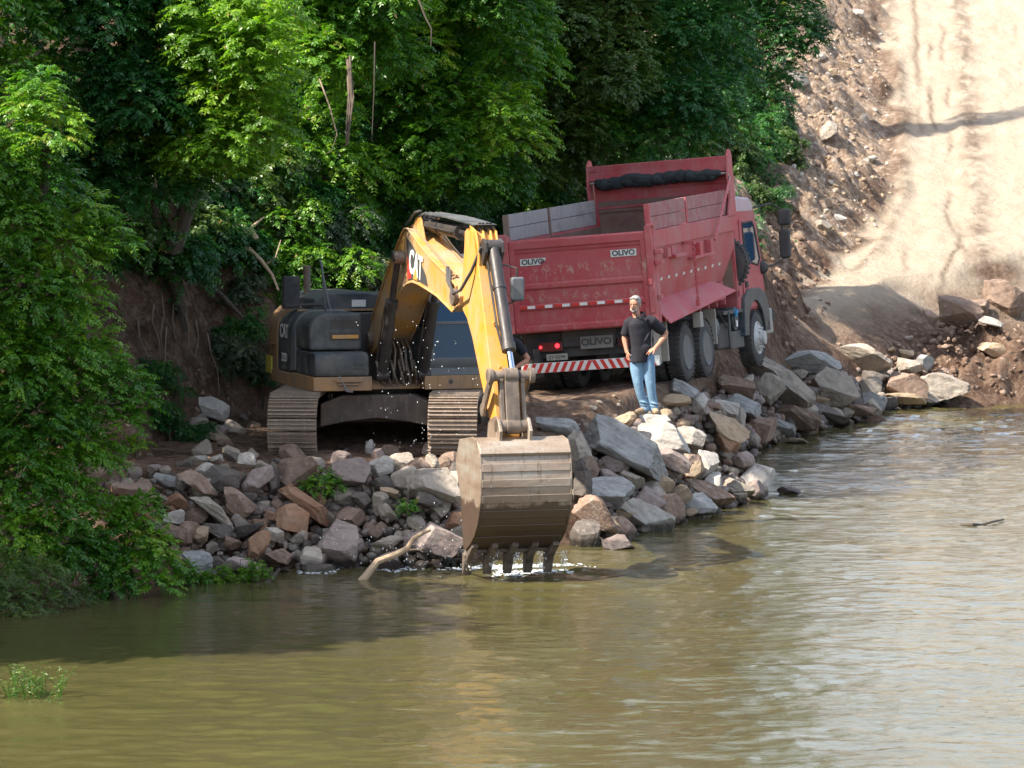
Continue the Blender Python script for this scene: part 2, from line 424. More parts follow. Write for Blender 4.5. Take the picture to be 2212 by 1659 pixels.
# rocks (colour per object, mottled)
def rockmat(name, a, bcol, spot):
    m, n, l, b = newmat(name)
    v = coords(n)
    oi = n.new('ShaderNodeObjectInfo')
    ad = n.new('ShaderNodeVectorMath'); ad.operation = 'ADD'; l.new(v, ad.inputs[0])
    ml = n.new('ShaderNodeVectorMath'); ml.operation = 'SCALE'; cx = n.new('ShaderNodeCombineXYZ')
    l.new(oi.outputs['Random'], cx.inputs[0]); l.new(oi.outputs['Random'], cx.inputs[1]); l.new(cx.outputs[0], ml.inputs[0]); ml.inputs['Scale'].default_value = 37
    l.new(ml.outputs[0], ad.inputs[1]); v2 = ad.outputs[0]
    c = ramp(n, l, noise(n, l, 2.0, 7, .65, v2, .6), [(.32, a), (.66, bcol)])
    c = mix(n, l, ramp(n, l, noise(n, l, 11, 6, .7, v2), [(.52, (0, 0, 0)), (.66, (.55, .55, .55))]), c, spot)
    c = mix(n, l, ramp(n, l, noise(n, l, 1.1, 5, .7, mapping(n, l, v2, (1, 1, 3.5)), 1.5), [(.56, (0, 0, 0)), (.62, (.45, .45, .45))]), c, [x * .5 for x in a])
    hs = n.new('ShaderNodeHueSaturation'); l.new(c, hs.inputs['Color'])
    vr = n.new('ShaderNodeMapRange'); vr.inputs['To Min'].default_value = .8; vr.inputs['To Max'].default_value = 1.2; l.new(oi.outputs['Random'], vr.inputs['Value']); l.new(vr.outputs[0], hs.inputs['Value'])
    ge = n.new('ShaderNodeNewGeometry'); sz = n.new('ShaderNodeSeparateXYZ'); l.new(ge.outputs['Position'], sz.inputs[0])
    wz = n.new('ShaderNodeMath'); wz.operation = 'MULTIPLY_ADD'; l.new(noise(n, l, 3, 4, .6, ge.outputs['Position']), wz.inputs[0]); wz.inputs[1].default_value = -.22; l.new(sz.outputs['Z'], wz.inputs[2])
    wet = ramp(n, l, wz.outputs[0], [(0, (.85, .85, .85)), (.07, (0, 0, 0))])
    cw_ = mix(n, l, wet, hs.outputs[0], [x * .28 for x in a])
    l.new(cw_, b.inputs['Base Color']); l.new(ramp(n, l, wet, [(0, (.8, .8, .8)), (1, (.25, .25, .25))]), b.inputs['Roughness']); b.inputs['Specular IOR Level'].default_value = .3
    bump(n, l, noise(n, l, 7, 9, .7, v2), b, .8, .05)
    return m
RK = {
 'grey': rockmat('grey_rock', (.24, .20, .16), (.40, .34, .275), (.48, .44, .40)),
 'blue': rockmat('blue_grey_rock', (.215, .212, .205), (.36, .352, .335), (.44, .42, .40)),
 'brown': rockmat('brown_rock', (.19, .125, .09), (.29, .20, .15), (.40, .34, .29)),
 'orange': rockmat('orange_rock', (.26, .13, .075), (.33, .21, .135), (.20, .12, .10)),
 'pink': rockmat('pink_rock', (.23, .175, .155), (.34, .27, .24), (.42, .36, .33)),
 'pale': rockmat('pale_rock', (.36, .32, .28), (.50, .46, .41), (.62, .58, .54)),
 'tan': rockmat('tan_rock', (.36, .27, .18), (.42, .31, .21), (.24, .16, .11)),
 'earth': rockmat('earth_lump', (.085, .050, .034), (.17, .108, .075), (.24, .17, .12)),
 'dark': rockmat('dark_rock', (.085, .072, .065), (.16, .135, .115), (.26, .22, .19)),
}
# ---------------------------------------------------------------- ground and water
def warp(lo, hi, step, far0, far1):
    a = list(np.arange(lo, hi, step)); s = step; x = lo; left = []
    while x > far0: s *= 1.35; x -= s; left.append(x)
    s = step; x = a[-1]; right = []
    while x < far1: s *= 1.35; x += s; right.append(x)
    return np.array(left[::-1] + a + right)
def grid(name, xs, ys, zf, m):
    X, Y = np.meshgrid(xs, ys); Z = zf(X, Y)
    co = np.stack([X, Y, Z], -1).reshape(-1, 3).astype(np.float32)
    nx, ny = len(xs), len(ys)
    i = np.arange((ny - 1) * (nx - 1)); r = i // (nx - 1); c = i % (nx - 1); a = r * nx + c
    fs = np.stack([a, a + 1, a + nx + 1, a + nx], -1).astype(np.int32)
    return npmesh(name, co, fs, m, sm=True)
def npmesh(name, co, fs, m, sm=False, tint=None):
    me = bpy.data.meshes.new(name)
    me.vertices.add(len(co)); me.vertices.foreach_set('co', np.ascontiguousarray(co, np.float32).ravel())
    k = fs.shape[1]
    me.loops.add(fs.size); me.loops.foreach_set('vertex_index', np.ascontiguousarray(fs, np.int32).ravel())
    me.polygons.add(len(fs)); me.polygons.foreach_set('loop_start', np.arange(0, fs.size, k, dtype=np.int32))
    if sm: me.polygons.foreach_set('use_smooth', np.ones(len(fs), bool))
    me.materials.append(m)
    if tint is not None:
        at = me.attributes.new('tint', 'FLOAT', 'FACE'); at.data.foreach_set('value', np.ascontiguousarray(tint, np.float32))
    me.update(calc_edges=True)
    return me
def link(name, me, parent=None):
    o = bpy.data.objects.new(name, me); C.objects.link(o)
    if parent: o.parent = parent
    return o
xs = warp(-11, 18, .11, -500, 500); ys = warp(47, 118, .14, -60, 900)
ys = np.concatenate([ys[ys < 118], np.arange(118.2, 142, .25), ys[ys > 142]])
def HG(x, y):
    s_ = sdist(x, y, SHORE)
    return H(x, y) - .38 * smooth((s_ + .6) / .6) * smooth((np.interp(y, [55, 60, 66], [2.9, 1.9, 1.5]) - s_) / .7) * smooth((97 - y) / 6)
gme = grid('ground', xs, ys, HG, M['soil'])
X, Y = np.meshgrid(xs, ys)
dh = sdist(X, Y, TOE) + .5 * fbm(X * .6, Y * .6, 51)
gx_, gy_ = HG(X + .3, Y) - HG(X - .3, Y), HG(X, Y + .3) - HG(X, Y - .3)
slp = np.hypot(gx_, gy_) / .6
xrg = 12.7 + (Y - 103) * .096
ra = (1 - .6 * np.exp(-((X - xrg - .1) / .42)**2) * smooth(.4 + .9 * fbm(X * 3, Y * 1.4, 55))) * smooth((1.2 - slp) / .5) * smooth((Y - 66 + .6 * (X - 6)) / 16 + .25 * fbm(X * .8, Y * .8, 52)) * smooth((.4 - dh) / .6) * smooth((sdist(X, Y, SHORE) - 1.5) / 2)
ra = ra * (1 - .95 * np.clip(1.6 * np.exp(-((X - 12.2) / 2.2)**2 - ((Y - 92.0) / 2.9)**2), 0, 1)) * (1 - .9 * np.clip(1.3 * np.exp(-((X - 7.6) / 2.4)**2 - ((Y - 85) / 1.6)**2), 0, 1))
rb = smooth((dh - .1) / .8) * smooth((Y - 93) / 4 + .3 * fbm(X, Y, 53))
rb = np.maximum(rb, .2 * smooth(-dh + .2) * smooth((80 - Y) / 12) * smooth((Y - 58) / 3))
gv = X * 0
for k_, (o_, w_, a_) in enumerate(((-1.0, .07, .9), (-1.45, .09, .75), (-2.3, .06, .6), (-.55, .06, .7), (1.3, .06, .5), (1.9, .08, .5), (2.9, .07, .4))):
    xc_ = xrg + o_ + (.6 - .12 * k_) * np.sin((Y - 98) * .33 + .5 * k_) * smooth((113 - Y) / 8) + .10 * vnoise(Y * .6, Y * 0 + k_, 15) + .03 * vnoise(Y * 3, Y * 0 + k_, 17)
    gv = np.maximum(gv, a_ * np.exp(-((X - xc_) / w_)**2) * smooth(.25 + 1.5 * vnoise(Y * .35, Y * 0 + 5 * k_, 16)))
gv = np.maximum(gv, .5 * np.exp(-((X - xrg - .1) / .26)**2) * smooth(.35 + 1.3 * fbm(X * 7, Y * 4, 57)))
xlg = np.interp(Y, [97, 101, 107, 115, 130, 150], [8.6, 9.9, 11.15, 11.95, 12.95, 14.4])
gv = np.maximum(gv, .6 * np.exp(-((X - xlg) / .12)**2) * smooth(.5 + 1.3 * fbm(X * 4, Y * 2.5, 58)))
gv = gv * smooth((Y - 95) / 4) * (Y < 160)
ca = gme.color_attributes.new('ground', 'FLOAT_COLOR', 'POINT')
ca.data.foreach_set('color', np.stack([ra, rb, gv, ra * 0 + 1], -1).astype(np.float32).ravel())
tag(link('ground', gme), kind='structure')

def waterz(x, y):
    act = .28 + .72 * smooth((x + 6.5 + 2.2 * np.maximum(45.5 - y, 0) + .35 * (y - 50) * (y < 50)) / 7) ; act = act * (.65 + .45 * smooth((y - 58) / 25)) * (.8 + .35 * vnoise(x * .12, y * .12, 91))
    rdg = lambda q: (1 - np.abs(q))**2
    wv = .030 * rdg(vnoise(x * 1.05 + .3 * y, y * 1.4, 92)) + .028 * rdg(vnoise(x * 2.3 - .4 * y, y * 3.0, 93)) + .020 * rdg(vnoise(x * 4.2 + .5 * y, y * 5.6, 94))
    return _wz0(x, y) + act * wv * (y > 30) * (y < 130)
def _wz0(x, y):
    r = np.hypot(x - .55, y - 53.4)
    return .03 * np.exp(-(r / 2.5)**2) * np.sin(r * 7) + .012 * vnoise(x * .8, y * .9, 3) + .03 * np.exp(-((x + .6) / 1.9)**2 - ((y - 53.8) / .7)**2) * (fbm(x * 7, y * 7, 8))
def seg(*p):
    out = []
    for (a, b_, s) in p: out += list(np.arange(a, b_, s))
    return out
wx = np.array(list(warp(-9, -8, .5, -600, -8))[:-3] + seg((-8.4, 14, .085)) + [15, 17, 20, 26, 36, 60, 120, 250, 600])
wx = np.unique(np.round(wx, 4)); wy = np.array([-80, -30, 0, 15, 25, 32] + seg((35, 52.5, .07), (52.5, 55.5, .05), (55.5, 72, .09), (72, 98, .13)) + [100, 104, 110, 130, 200, 400, 900])
tag(link('water', grid('water', wx, wy, waterz, M['water'])), kind='structure')

# ---------------------------------------------------------------- excavator
E = Vector((-2.04, 60.0, 1.35))
EXC = thing('excavator', 'yellow and black crawler excavator dipping its bucket at the edge of the river', 'excavator', E)
LOW = Matrix.Rotation(R(-3), 4, 'Z'); UP = Matrix.Rotation(R(16), 4, 'Z')
def A(a, b_, h): return Vector((b_, -a, h))      # forward, towards the cab side, up
# undercarriage
def stad(t, L, r, zc):
    """point and tangent angle on a track loop"""
    st = 2 * L; ar = math.pi * r; per = 2 * st + 2 * ar; t = (t % 1) * per
    if t < st: return (-L + t, zc + r, 0)
    t -= st
    if t < ar: q = t / r; return (L + r * math.sin(q), zc + r * math.cos(q), -q)
    t -= ar
    if t < st: return (L - t, zc - r, math.pi)
    q = (t - st) / r; return (-L - r * math.sin(q), zc - r * math.cos(q), math.pi - q)
for sb in (-1, 1):
    bc = sb * 1.24
    trk = MB(LOW)
    N = 50
    for i in range(N):
        a, h, q = stad(i / N, 1.75, .47, .46)
        c0 = A(a, bc, h)
        a2, h2, q2 = stad(i / N + .002, 1.75, .47, .46)
        tv = (A(a2, bc, h2) - c0).normalized(); nv = tv.cross(Vector((1, 0, 0))).normalized()
        if nv.dot(c0 - A(max(-1.78, min(1.78, a)), bc, .49)) < 0: nv = -nv
        rot = Matrix((Vector((1, 0, 0)), tv, nv)).transposed()
        trk.box(c0, (.76, .178, .035), rot)
        for g in (-.07, -.005, .06):
            trk.box(c0 + rot @ Vector((0, g, .035)), (.757, .020, .050), rot)
        trk.box(c0 + rot @ Vector((-.1, 0, -.06)), (.05, .13, .09), rot)
        trk.box(c0 + rot @ Vector((.1, 0, -.06)), (.05, .13, .09), rot)
    tr = trk.build('track', M['track'], EXC)
    fr = MB(LOW)
    fr.b2(A(1.45, bc - .17, .30), A(-1.45, bc + .17, .70))
    fr.b2(A(1.2, bc - .24, .70), A(-1.2, bc + .24, .80))
    for k in range(7): fr.lathe(A(-1.35 + .45 * k, bc - .12, .2), (1, 0, 0), [(.1, 0), (.1, .24)], 12)
    fr.build('track_frame', M['steel'], EXC, .012)
    idl = MB(LOW).lathe(A(1.78, bc - .13, .49), (1, 0, 0), [(.12, -.02), (.30, 0), (.36, .03), (.36, .08), (.30, .1), (.30, .16), (.36, .18), (.36, .23), (.30, .26), (.12, .28)], 28)
    idl.build('idler_wheel', M['steel'], EXC, 0, True)
    sp = MB(LOW).lathe(A(-1.78, bc - .12, .49), (1, 0, 0), [(.15, -.12), (.27, -.1), (.27, 0), (.33, .02), (.33, .22), (.27, .24), (.27, .34), (.15, .36)], 18)
    for k in range(16):
        q = 2 * math.pi * k / 16
        sp.box(A(-1.78 + .37 * math.cos(q), bc, .49 + .37 * math.sin(q)), (.09, .06, .08), Matrix.Rotation(-q, 3, 'X'))
    sp.build('sprocket', M['steel'], EXC)
cf = MB(LOW)
cf.prism([(-.9, .42), (-.9, .78), (-.55, .92), (.55, .92), (.9, .78), (.9, .42), (.5, .50), (0, .56), (-.5, .50)], lambda u, v, t: A(t, u, v), 1.25, .55)
cf.prism([(-.9, .42), (-.9, .78), (-.55, .92), (.55, .92), (.9, .78), (.9, .42), (.5, .50), (0, .56), (-.5, .50)], lambda u, v, t: A(t, u, v), -.55, -1.25)
cf.b2(A(.55, -.62, .45), A(-.55, .62, .90))
cf.build('car_body', paint('muddy_car_body', (.075, .055, .045), (.20, .15, .11), .6, .7, (.17, .125, .095), .55), EXC, .02)
MB().lathe(A(0, 0, .90), (0, 0, 1), [(.62, 0), (.66, .02), (.66, .09), (.60, .10)], 40).build('slewing_ring', M['chassis'], EXC, 0, True)
# upper frame
fr = MB(UP)
fr.b2(A(1.30, -1.46, 1.00), A(-.2, -.52, 1.22)).b2(A(-.2, -1.46, 1.00), A(-1.75, -.52, 1.20))
fr.b2(A(1.30, .33, 1.00), A(-1.75, 1.40, 1.22))
fr.b2(A(1.05, -.52, 1.00), A(-1.75, .33, 1.08))
fr.box(A(1.32, -.90, 1.16), (.42, .05, .05)).box(A(1.32, -.9, 1.10), (.34, .04, .03))
fr.build('deck_frame', M['yellow_dirty'], EXC, .015)
MB(UP).lathe(A(1.302, .75, 1.12), (0, -1, 0), [(.035, 0), (.035, .004)], 16).build('frame_hole', M['chassis'], EXC)
# counterweight: rounded back and rounded shoulders
cw = MB(UP)
prof = []
for k in range(13):
    q = -90 + 180 * k / 12
    prof.append((-1.34 - 1.44 * math.cos(R(q))**.42 if abs(q) < 90 else -1.34, 1.46 * math.sin(R(q))))
out = []
lv = [(1.00, .97), (1.10, .995), (1.30, 1.0), (1.62, 1.0), (1.70, 1.0), (1.95, .985), (2.10, .95), (2.20, .88), (2.24, .75)]
vs = []; fs = []
for z, s_ in lv:
    for a, b_ in prof: vs.append(A(-1.85 + (a + 1.85) * s_, b_ * (s_ if z > 1.8 else 1), z))
npf = len(prof)
for i in range(len(lv) - 1):
    for k in range(npf):
        fs.append((i * npf + k, i * npf + (k + 1) % npf, (i + 1) * npf + (k + 1) % npf, (i + 1) * npf + k))
fs.append(tuple(range(npf))[::-1]); fs.append(tuple(range((len(lv) - 1) * npf, len(lv) * npf)))
cw.add(vs, fs)
cw.b2(A(-1.36, -1.44, 1.60), A(-1.9, -1.466, 1.615))
cwo = cw.build('counterweight', M['yellow_dirty'], EXC, .02, True)
MB(UP).b2(A(-1.75, -1.44, 1.12), A(-2.15, -1.468, 1.40)).build('warning_sticker', M['stickery'], EXC)
# right-hand side: access door with logo, then tool boxes
def side_prof(y0, y1, z0, z1, r, sd):
    p = [(sd * 1.44, z0)]
    for k in range(7):
        q = R(90 * k / 6); p.append((sd * (1.44 - r + r * math.cos(q)), z1 - r + r * math.sin(q)))
    p += [(sd * .6, z1), (sd * .6, z0)]
    return p
door = MB(UP).prism(side_prof(0, 0, 1.22, 2.20, .38, -1), lambda u, v, t: A(t, u, v), -1.335, -.35)
door.build('side_door', M['black'], EXC, .02)
MB(UP).prism([(u * 1.008, v + .006) for u, v in side_prof(0, 0, 1.24, 2.20, .40, -1)], lambda u, v, t: A(t, u, v), -.35, -.05).build('tank_panel', M['grey_plastic'], EXC, .03)
tb = MB(UP).prism(side_prof(0, 0, 1.62, 2.20, .30, -1), lambda u, v, t: A(t, u, v), -.05, .95)
tbo = tb.build('upper_tool_box', M['black'], EXC, .05)
MB(UP).b2(A(.95, -1.08, 1.80), A(.985, -.66, 1.86)).build('tool_box_step', M['yellow'], tbo, .008)
MB(UP).b2(A(.956, -1.12, 1.78), A(.950, -.62, 1.90)).b2(A(.957, -1.1, 1.96), A(.951, -.64, 2.1)).build('step_recess', M['chassis'], tbo)
lb = MB(UP).prism([(-.05, 1.22), (1.26, 1.22), (1.30, 1.30), (1.28, 1.55), (1.20, 1.60), (-.05, 1.60)], lambda u, v, t: A(u, t, v), -1.44, -.56)
lbo = lb.build('lower_tool_box', M['black'], EXC, .04)
MB(UP).b2(A(1.305, -.80, 1.40), A(1.296, -.64, 1.43)).b2(A(1.305, -.80, 1.33), A(1.297, -.64, 1.36)).build('box_grille', M['chassis'], lbo)
# black hood over the engine
hd = MB(UP).prism([(-1.05, 2.18), (-1.0, 2.36), (-.80, 2.46), (-.2, 2.47), (.2, 2.42), (1.1, 2.42), (1.25, 2.30), (1.28, 2.18)], lambda u, v, t: A(t, u, v), -2.3, -.55)
hdo = hd.build('engine_hood', M['black'], EXC, .03)
MB(UP).b2(A(-.546, -.40, 2.24), A(-.54, -.17, 2.35)).build('hood_sticker', M['sticker'], hdo)
MB(UP).b2(A(-.55, -1.3, 2.175), A(-.50, .33, 2.205)).build('hood_ledge', M['yellow_dirty'], EXC, .005)
MB(UP).lathe(A(-1.75, -.86, 2.4), (0, 0, 1), [(.06, 0), (.06, .42), (.075, .46), (.05, .47)], 16).build('exhaust_stack', M['steel'], EXC, 0, True)
MB(UP).b2(A(-.95, -1.42, 2.20), A(-1.15, -1.16, 2.72)).tube([A(-.9, -1.4, 2.3), A(-.75, -1.4, 2.24), A(-.6, -1.2, 2.28), A(-.5, -.9, 2.28), A(-.45, -.86, 2.2)], .018).build('rear_mirror', M['rubber'], EXC, .03)
ant = MB(UP).tube([A(.3, -1.02, 2.15), A(.35, -1.10, 2.95), A(.3, -1.12, 3.02)], .014, 6).tube([A(.55, -1.0, 2.2), A(.75, -1.02, 1.6), A(1.30, -1.03, 1.2), A(1.4, -.95, 1.0), A(1.36, -.85, .99)], .016, 6)
ant.tube([A(.3, -1.12, 3.02), A(.42, -1.04, 2.5), A(.55, -1.0, 2.2)], .014, 6).tube([A(.34, -1.1, 2.9), A(.36, -1.06, 2.4), A(.3, -1.02, 2.15)], .012, 6)
ant.build('grab_rail', M['grey_plastic'], EXC, 0, True)
# engine deck block in the middle behind the boom foot, dark
mid = MB(UP).b2(A(-.3, -.52, 1.08), A(-1.9, .33, 2.15)).b2(A(.3, -.62, 1.22), A(-.6, -.50, 2.1))
mid.build('valve_cover', M['chassis'], EXC, .02)
hs = MB(UP)
rng = random.Random(4)
for k in range(6):
    b0 = -.30 + .10 * k
    hs.tube([A(.95, b0, 1.10), A(1.12 + rng.uniform(-.05, .05), b0 + rng.uniform(-.05, .05), 1.3), A(1.05, b0 * .8, 1.62), A(.8, b0 * .7, 1.78), A(.5, b0 * .6, 1.6)], .018, 7)
for k in range(6): hs.tube([A(1.0, -.38 + .12 * k, 1.45), A(1.16, -.36 + .12 * k, 1.2), A(1.1, -.25 + .1 * k, 1.06)], .022, 7)
hs.build('hydraulic_hoses', M['steel'], EXC, 0, True)
# cab
cab = MB(UP)
P = dict(a0=-.45, a1=1.28, b0=.40, b1=1.38, z0=1.22, z1=3.05)
pil = .07
def cabpost(a, b_, z0, z1, a2=None, b2_=None): cab.tube([A(a, b_, z0), A(a2 if a2 is not None else a, b2_ if b2_ is not None else b_, z1)], .045, 8)
cab.b2(A(1.28, .40, 1.22), A(-.45, 1.38, 1.34))
cab.b2(A(-.30, .40, 1.34), A(-.45, 1.38, 2.95))
cab.prism([(1.28, 1.34), (1.33, 1.42), (1.33, 1.50), (1.27, 1.50), (1.22, 1.34)], lambda u, v, t: A(u, t, v), .40, 1.38)
for b_ in (.44, 1.34):
    cabpost(1.28, b_, 1.4, 2.1, 1.27, b_); cabpost(1.27, b_, 2.1, 2.95, 1.0, b_)
    cabpost(.35, b_, 1.34, 2.95)
cab.b2(A(1.27, .42, 2.02), A(1.31, 1.36, 2.07))
cab.b2(A(1.0, .40, 1.34), A(-.45, .44, 1.95)).b2(A(1.2, 1.34, 1.34), A(-.45, 1.38, 1.95))
cabo = cab.build('cab', M['grey_plastic'], EXC, .01)
MB(UP).prism([(1.10, 2.95), (1.02, 3.06), (.6, 3.10), (-.3, 3.08), (-.45, 2.95)], lambda u, v, t: A(u, t, v), .38, 1.40).build('cab_roof', M['greyplate'], cabo, .03)
MB(UP).prism([(1.29, 2.07), (1.03, 2.93), (1.015, 2.93), (1.275, 2.07)], lambda u, v, t: A(u, t, v), .47, 1.31).build('windscreen', M['glass'], cabo)
MB(UP).prism([(1.31, 1.50), (1.295, 2.02), (1.28, 2.02), (1.295, 1.50)], lambda u, v, t: A(u, t, v), .47, 1.31).build('lower_windscreen', M['glass'], cabo)
for b_ in (.425, 1.355):
    MB(UP).b2(A(.98, b_ - .006, 1.98), A(.38, b_ + .006, 2.93)).b2(A(.32, b_ - .006, 1.98), A(-.28, b_ + .006, 2.93)).build('side_window', M['glass'], cabo)
seat = MB(UP).b2(A(.3, .65, 1.36), A(-.15, 1.1, 1.8)).b2(A(-.05, .65, 1.8), A(-.2, 1.1, 2.5))
seat.build('operator_seat', M['chassis'], cabo, .05)
mr = MB(UP).b2(A(1.40, 1.68, 2.38), A(1.52, 1.90, 2.76))
mro = mr.build('cab_mirror', M['grey_plastic'], EXC, .04)
MB(UP).tube([A(1.0, 1.36, 2.9), A(1.35, 1.60, 2.95), A(1.47, 1.78, 2.90), A(1.47, 1.78, 2.4), A(1.3, 1.40, 2.2)], .016, 8).build('mirror_arm', M['rubber'], mro, 0, True)

# boom
def ext(prof, b0, b1, mb): return mb.prism(prof, lambda u, v, t: A(u, t, v), b0, b1)
boom = MB(UP)
up_e = [(-.15, 1.84), (.12, 2.06), (.6, 2.43), (1.0, 2.74), (1.3, 2.95), (1.6, 3.14), (1.88, 3.33), (2.1, 3.47), (2.28, 3.55), (2.48, 3.55), (2.72, 3.48), (3.3, 3.29), (3.9, 3.12), (4.5, 2.98), (5.05, 2.85), (5.32, 2.76)]
lo_e = [(5.42, 2.62), (5.38, 2.48), (5.1, 2.38), (4.75, 2.46), (4.2, 2.58), (3.6, 2.66), (3.1, 2.72), (2.75, 2.74), (2.4, 2.70), (2.1, 2.60), (1.8, 2.45), (1.5, 2.25), (1.15, 2.00), (.8, 1.80), (.45, 1.62), (.12, 1.52), (-.12, 1.56), (-.22, 1.70)]
ext(up_e + lo_e, -.225, .225, boom)
ins = lambda p, q: p
for b0, b1 in ((-.262, -.225), (.225, .262)):
    for i in range(len(up_e) - 1):
        (a0, h0), (a1, h1) = up_e[i], up_e[i + 1]
        if a0 < 0: continue
        ext([(a0, h0 + .012), (a1, h1 + .012), (a1, h1 - .018), (a0, h0 - .018)], b0, b1, boom)
    for i in range(1, len(lo_e) - 3):
        (a0, h0), (a1, h1) = lo_e[i], lo_e[i + 1]
        ext([(a0, h0 + .018), (a1, h1 + .018), (a1, h1 - .012), (a0, h0 - .012)], b0, b1, boom)
bo = boom.build('boom', M['boom'], EXC, .012)
# decal on the boom: black panel, red wedge, letters
dc = MB(UP); ext([(2.34, 3.42), (2.75, 3.28), (3.15, 3.08), (3.5, 2.86), (3.62, 2.70), (3.1, 2.76), (2.75, 2.785), (2.42, 2.755)], -.229, -.234, dc)
dco = dc.build('boom_decal', M['textdark'], bo)
rd = MB(UP); ext([(2.42, 3.15), (2.66, 2.80), (2.42, 2.77)], -.236, -.238, rd); rd.build('red_wedge', M['redmark'], dco)
xa = UP.to_3x3() @ Vector((0, -1, -.16)); ya = UP.to_3x3() @ Vector((0, -.10, 1))
text_mesh('CAT', .50, .003, frame(UP @ A(2.93, -.240, 2.99), xa, ya), 'boom_lettering', M['white'], dco, .012, .80)
tr_ = MB(UP); ext([(2.80, 2.79), (2.93, 2.97), (3.06, 2.77)], -.246, -.249, tr_); tr_.build('yellow_triangle', M['yellow'], dco)
# smaller marks on the side door
text_mesh('CAT', .30, .002, frame(UP @ A(-.86, -1.445, 1.84), UP.to_3x3() @ Vector((0, -1, 0)), (0, 0, 1)), 'door_lettering', M['sticker'], EXC, .008, 1.0)
text_mesh('323D', .19, .002, frame(UP @ A(-.86, -1.445, 1.42), UP.to_3x3() @ Vector((0, -1, 0)), (0, 0, 1)), 'door_number', M['sticker'], EXC, .004, .95)
# pins and bosses
for (a_, b_, h_, r_, w_) in ((5.24, -.30, 2.60, .13, .60), (.05, -.3, 1.72, .13, .60), (2.22, -.40, 3.10, .10, .80)):
    MB(UP).lathe(A(a_, b_, h_), (1, 0, 0), [(r_, 0), (r_, w_)], 22).build('pivot_pin', M['steel'], EXC, .01)
def cyl(p0, p1, rb, rr, frac, name, parent, b_):
    p0 = Vector(p0); p1 = Vector(p1); q = p0.lerp(p1, frac); d = (p1 - p0).normalized()
    mb = MB(UP).tube([p0 + d * .05, q], rb, 18).tube([q - d * .10, q + d * .02], rb * 1.18, 18).tube([q - d * .62 * (q - p0).length, q - d * .58 * (q - p0).length], rb * 1.12, 18)
    side = Vector((1, 0, 0))
    mb.tube([p0 - side * rb * 1.15, p0 + side * rb * 1.15], rb * 1.15, 14)
    mb.tube([q - d * .07 + Vector((-rb * 1.1, 0, 0)), q - d * .35 + Vector((-rb * 1.4, 0, 0)), p0 + d * .25 + Vector((-rb * 1.35, 0, 0))], .016, 6)
    o = mb.build(name, M['cyl'], parent, 0, True)
    MB(UP).tube([q - d * .05, p1 - d * .06], rr, 16).build('piston_rod', M['chrome'] if name == 'bucket_cylinder' else M['cyl'], o, 0, True)
    MB(UP).tube([p1 - side * rb * 1.1, p1 + side * rb * 1.1], rb * .95, 14).build('rod_eye', M['cyl'], o, 0, True)
    return o
for b_ in (-.335, .335):
    cyl(A(1.20, b_, 1.24), A(2.22, b_, 3.12), .085, .05, .62, 'boom_cylinder', EXC, b_)
cyl(A(2.78, 0, 3.62), A(5.58, 0, 3.50), .105, .06, .70, 'stick_cylinder', EXC, 0)
br = MB(UP)
for b_ in (-.15, .12): ext([(2.35, 3.55), (2.6, 3.72), (2.85, 3.74), (3.15, 3.32)], b_, b_ + .03, br)
br.build('cylinder_bracket', M['yellow'], EXC, .005)
tg = MB(UP)
for b_ in (-.10, -.03, .06, .13):
    tg.tube([A(2.0, b_, 3.46), A(2.3, b_, 3.62), A(2.65, b_, 3.74), A(3.0, b_, 3.79), A(4.6, b_, 3.72), A(5.6, b_, 3.68), A(5.95, b_ * .7, 3.68), A(5.9, b_ * .7, 3.55)], .024, 7)
tg.tube([A(2.2, -.2, 3.60), A(2.75, -.2, 3.80), A(3.1, -.2, 3.83)], .02, 7)
tgo = tg.build('boom_hoses', M['rubber'], EXC, 0, True)
MB(UP).prism([(3.2, 3.80), (4.4, 3.77), (5.0, 3.74), (6.05, 3.67), (6.0, 3.65), (4.4, 3.74), (3.2, 3.77)], lambda u, v, t: A(u, t, v), -.17, .17).build('hose_guard', M['black'], EXC, .005)
lines = MB(UP)
for b_ in (-.14, .14):
    lines.tube([A(.7, b_, 2.56), A(1.4, b_, 3.07), A(2.05, b_, 3.50), A(2.4, b_, 3.60), A(3.2, b_ * 1.05, 3.36), A(4.4, b_ * 1.1, 3.04), A(5.0, b_ * 1.1, 2.90)], .02, 7)
lines.build('boom_pipes', M['yellow_dirty'], EXC, 0, True)
MB(UP).tube([A(4.95, -.24, 2.98), A(5.15, -.30, 2.78), A(5.4, -.32, 2.66), A(5.75, -.30, 2.72), A(6.05, -.22, 3.0), A(6.22, -.12, 3.35)], .024, 8).tube([A(4.8, -.24, 3.02), A(5.0, -.29, 2.83), A(5.18, -.30, 2.76)], .03, 8).build('stick_hose', M['rubber'], EXC, 0, True)
# stick
st = MB(UP)
sp_ = [(5.48, 3.56), (5.58, 3.60), (5.75, 3.60), (5.98, 3.56), (6.12, 3.40), (6.24, 3.05), (6.42, 2.62), (6.70, 2.00), (7.00, 1.35), (7.22, .86), (7.22, .70), (7.12, .62), (7.00, .64), (6.80, .92), (6.35, 1.45), (5.90, 2.02), (5.60, 2.30), (5.40, 2.40), (5.22, 2.50), (5.24, 2.72), (5.38, 3.0), (5.46, 3.35)]
ext(sp_, -.165, .165, st)
ext([(5.48, 3.5), (5.58, 3.66), (5.72, 3.58)], -.12, -.09, st); ext([(5.48, 3.5), (5.58, 3.66), (5.72, 3.58)], .09, .12, st)
for b_ in (-.165, -.055, .055, .135):
    ext([(5.75, 3.66), (6.05, 3.58), (6.18, 3.38), (6.24, 3.10), (6.18, 3.12), (5.98, 3.5), (5.75, 3.6)], b_, b_ + .03, st)
for k in range(2): st.box(A(6.62 + .3 * k, -.04, 2.28 - .62 * k), (.05, .05, .05))
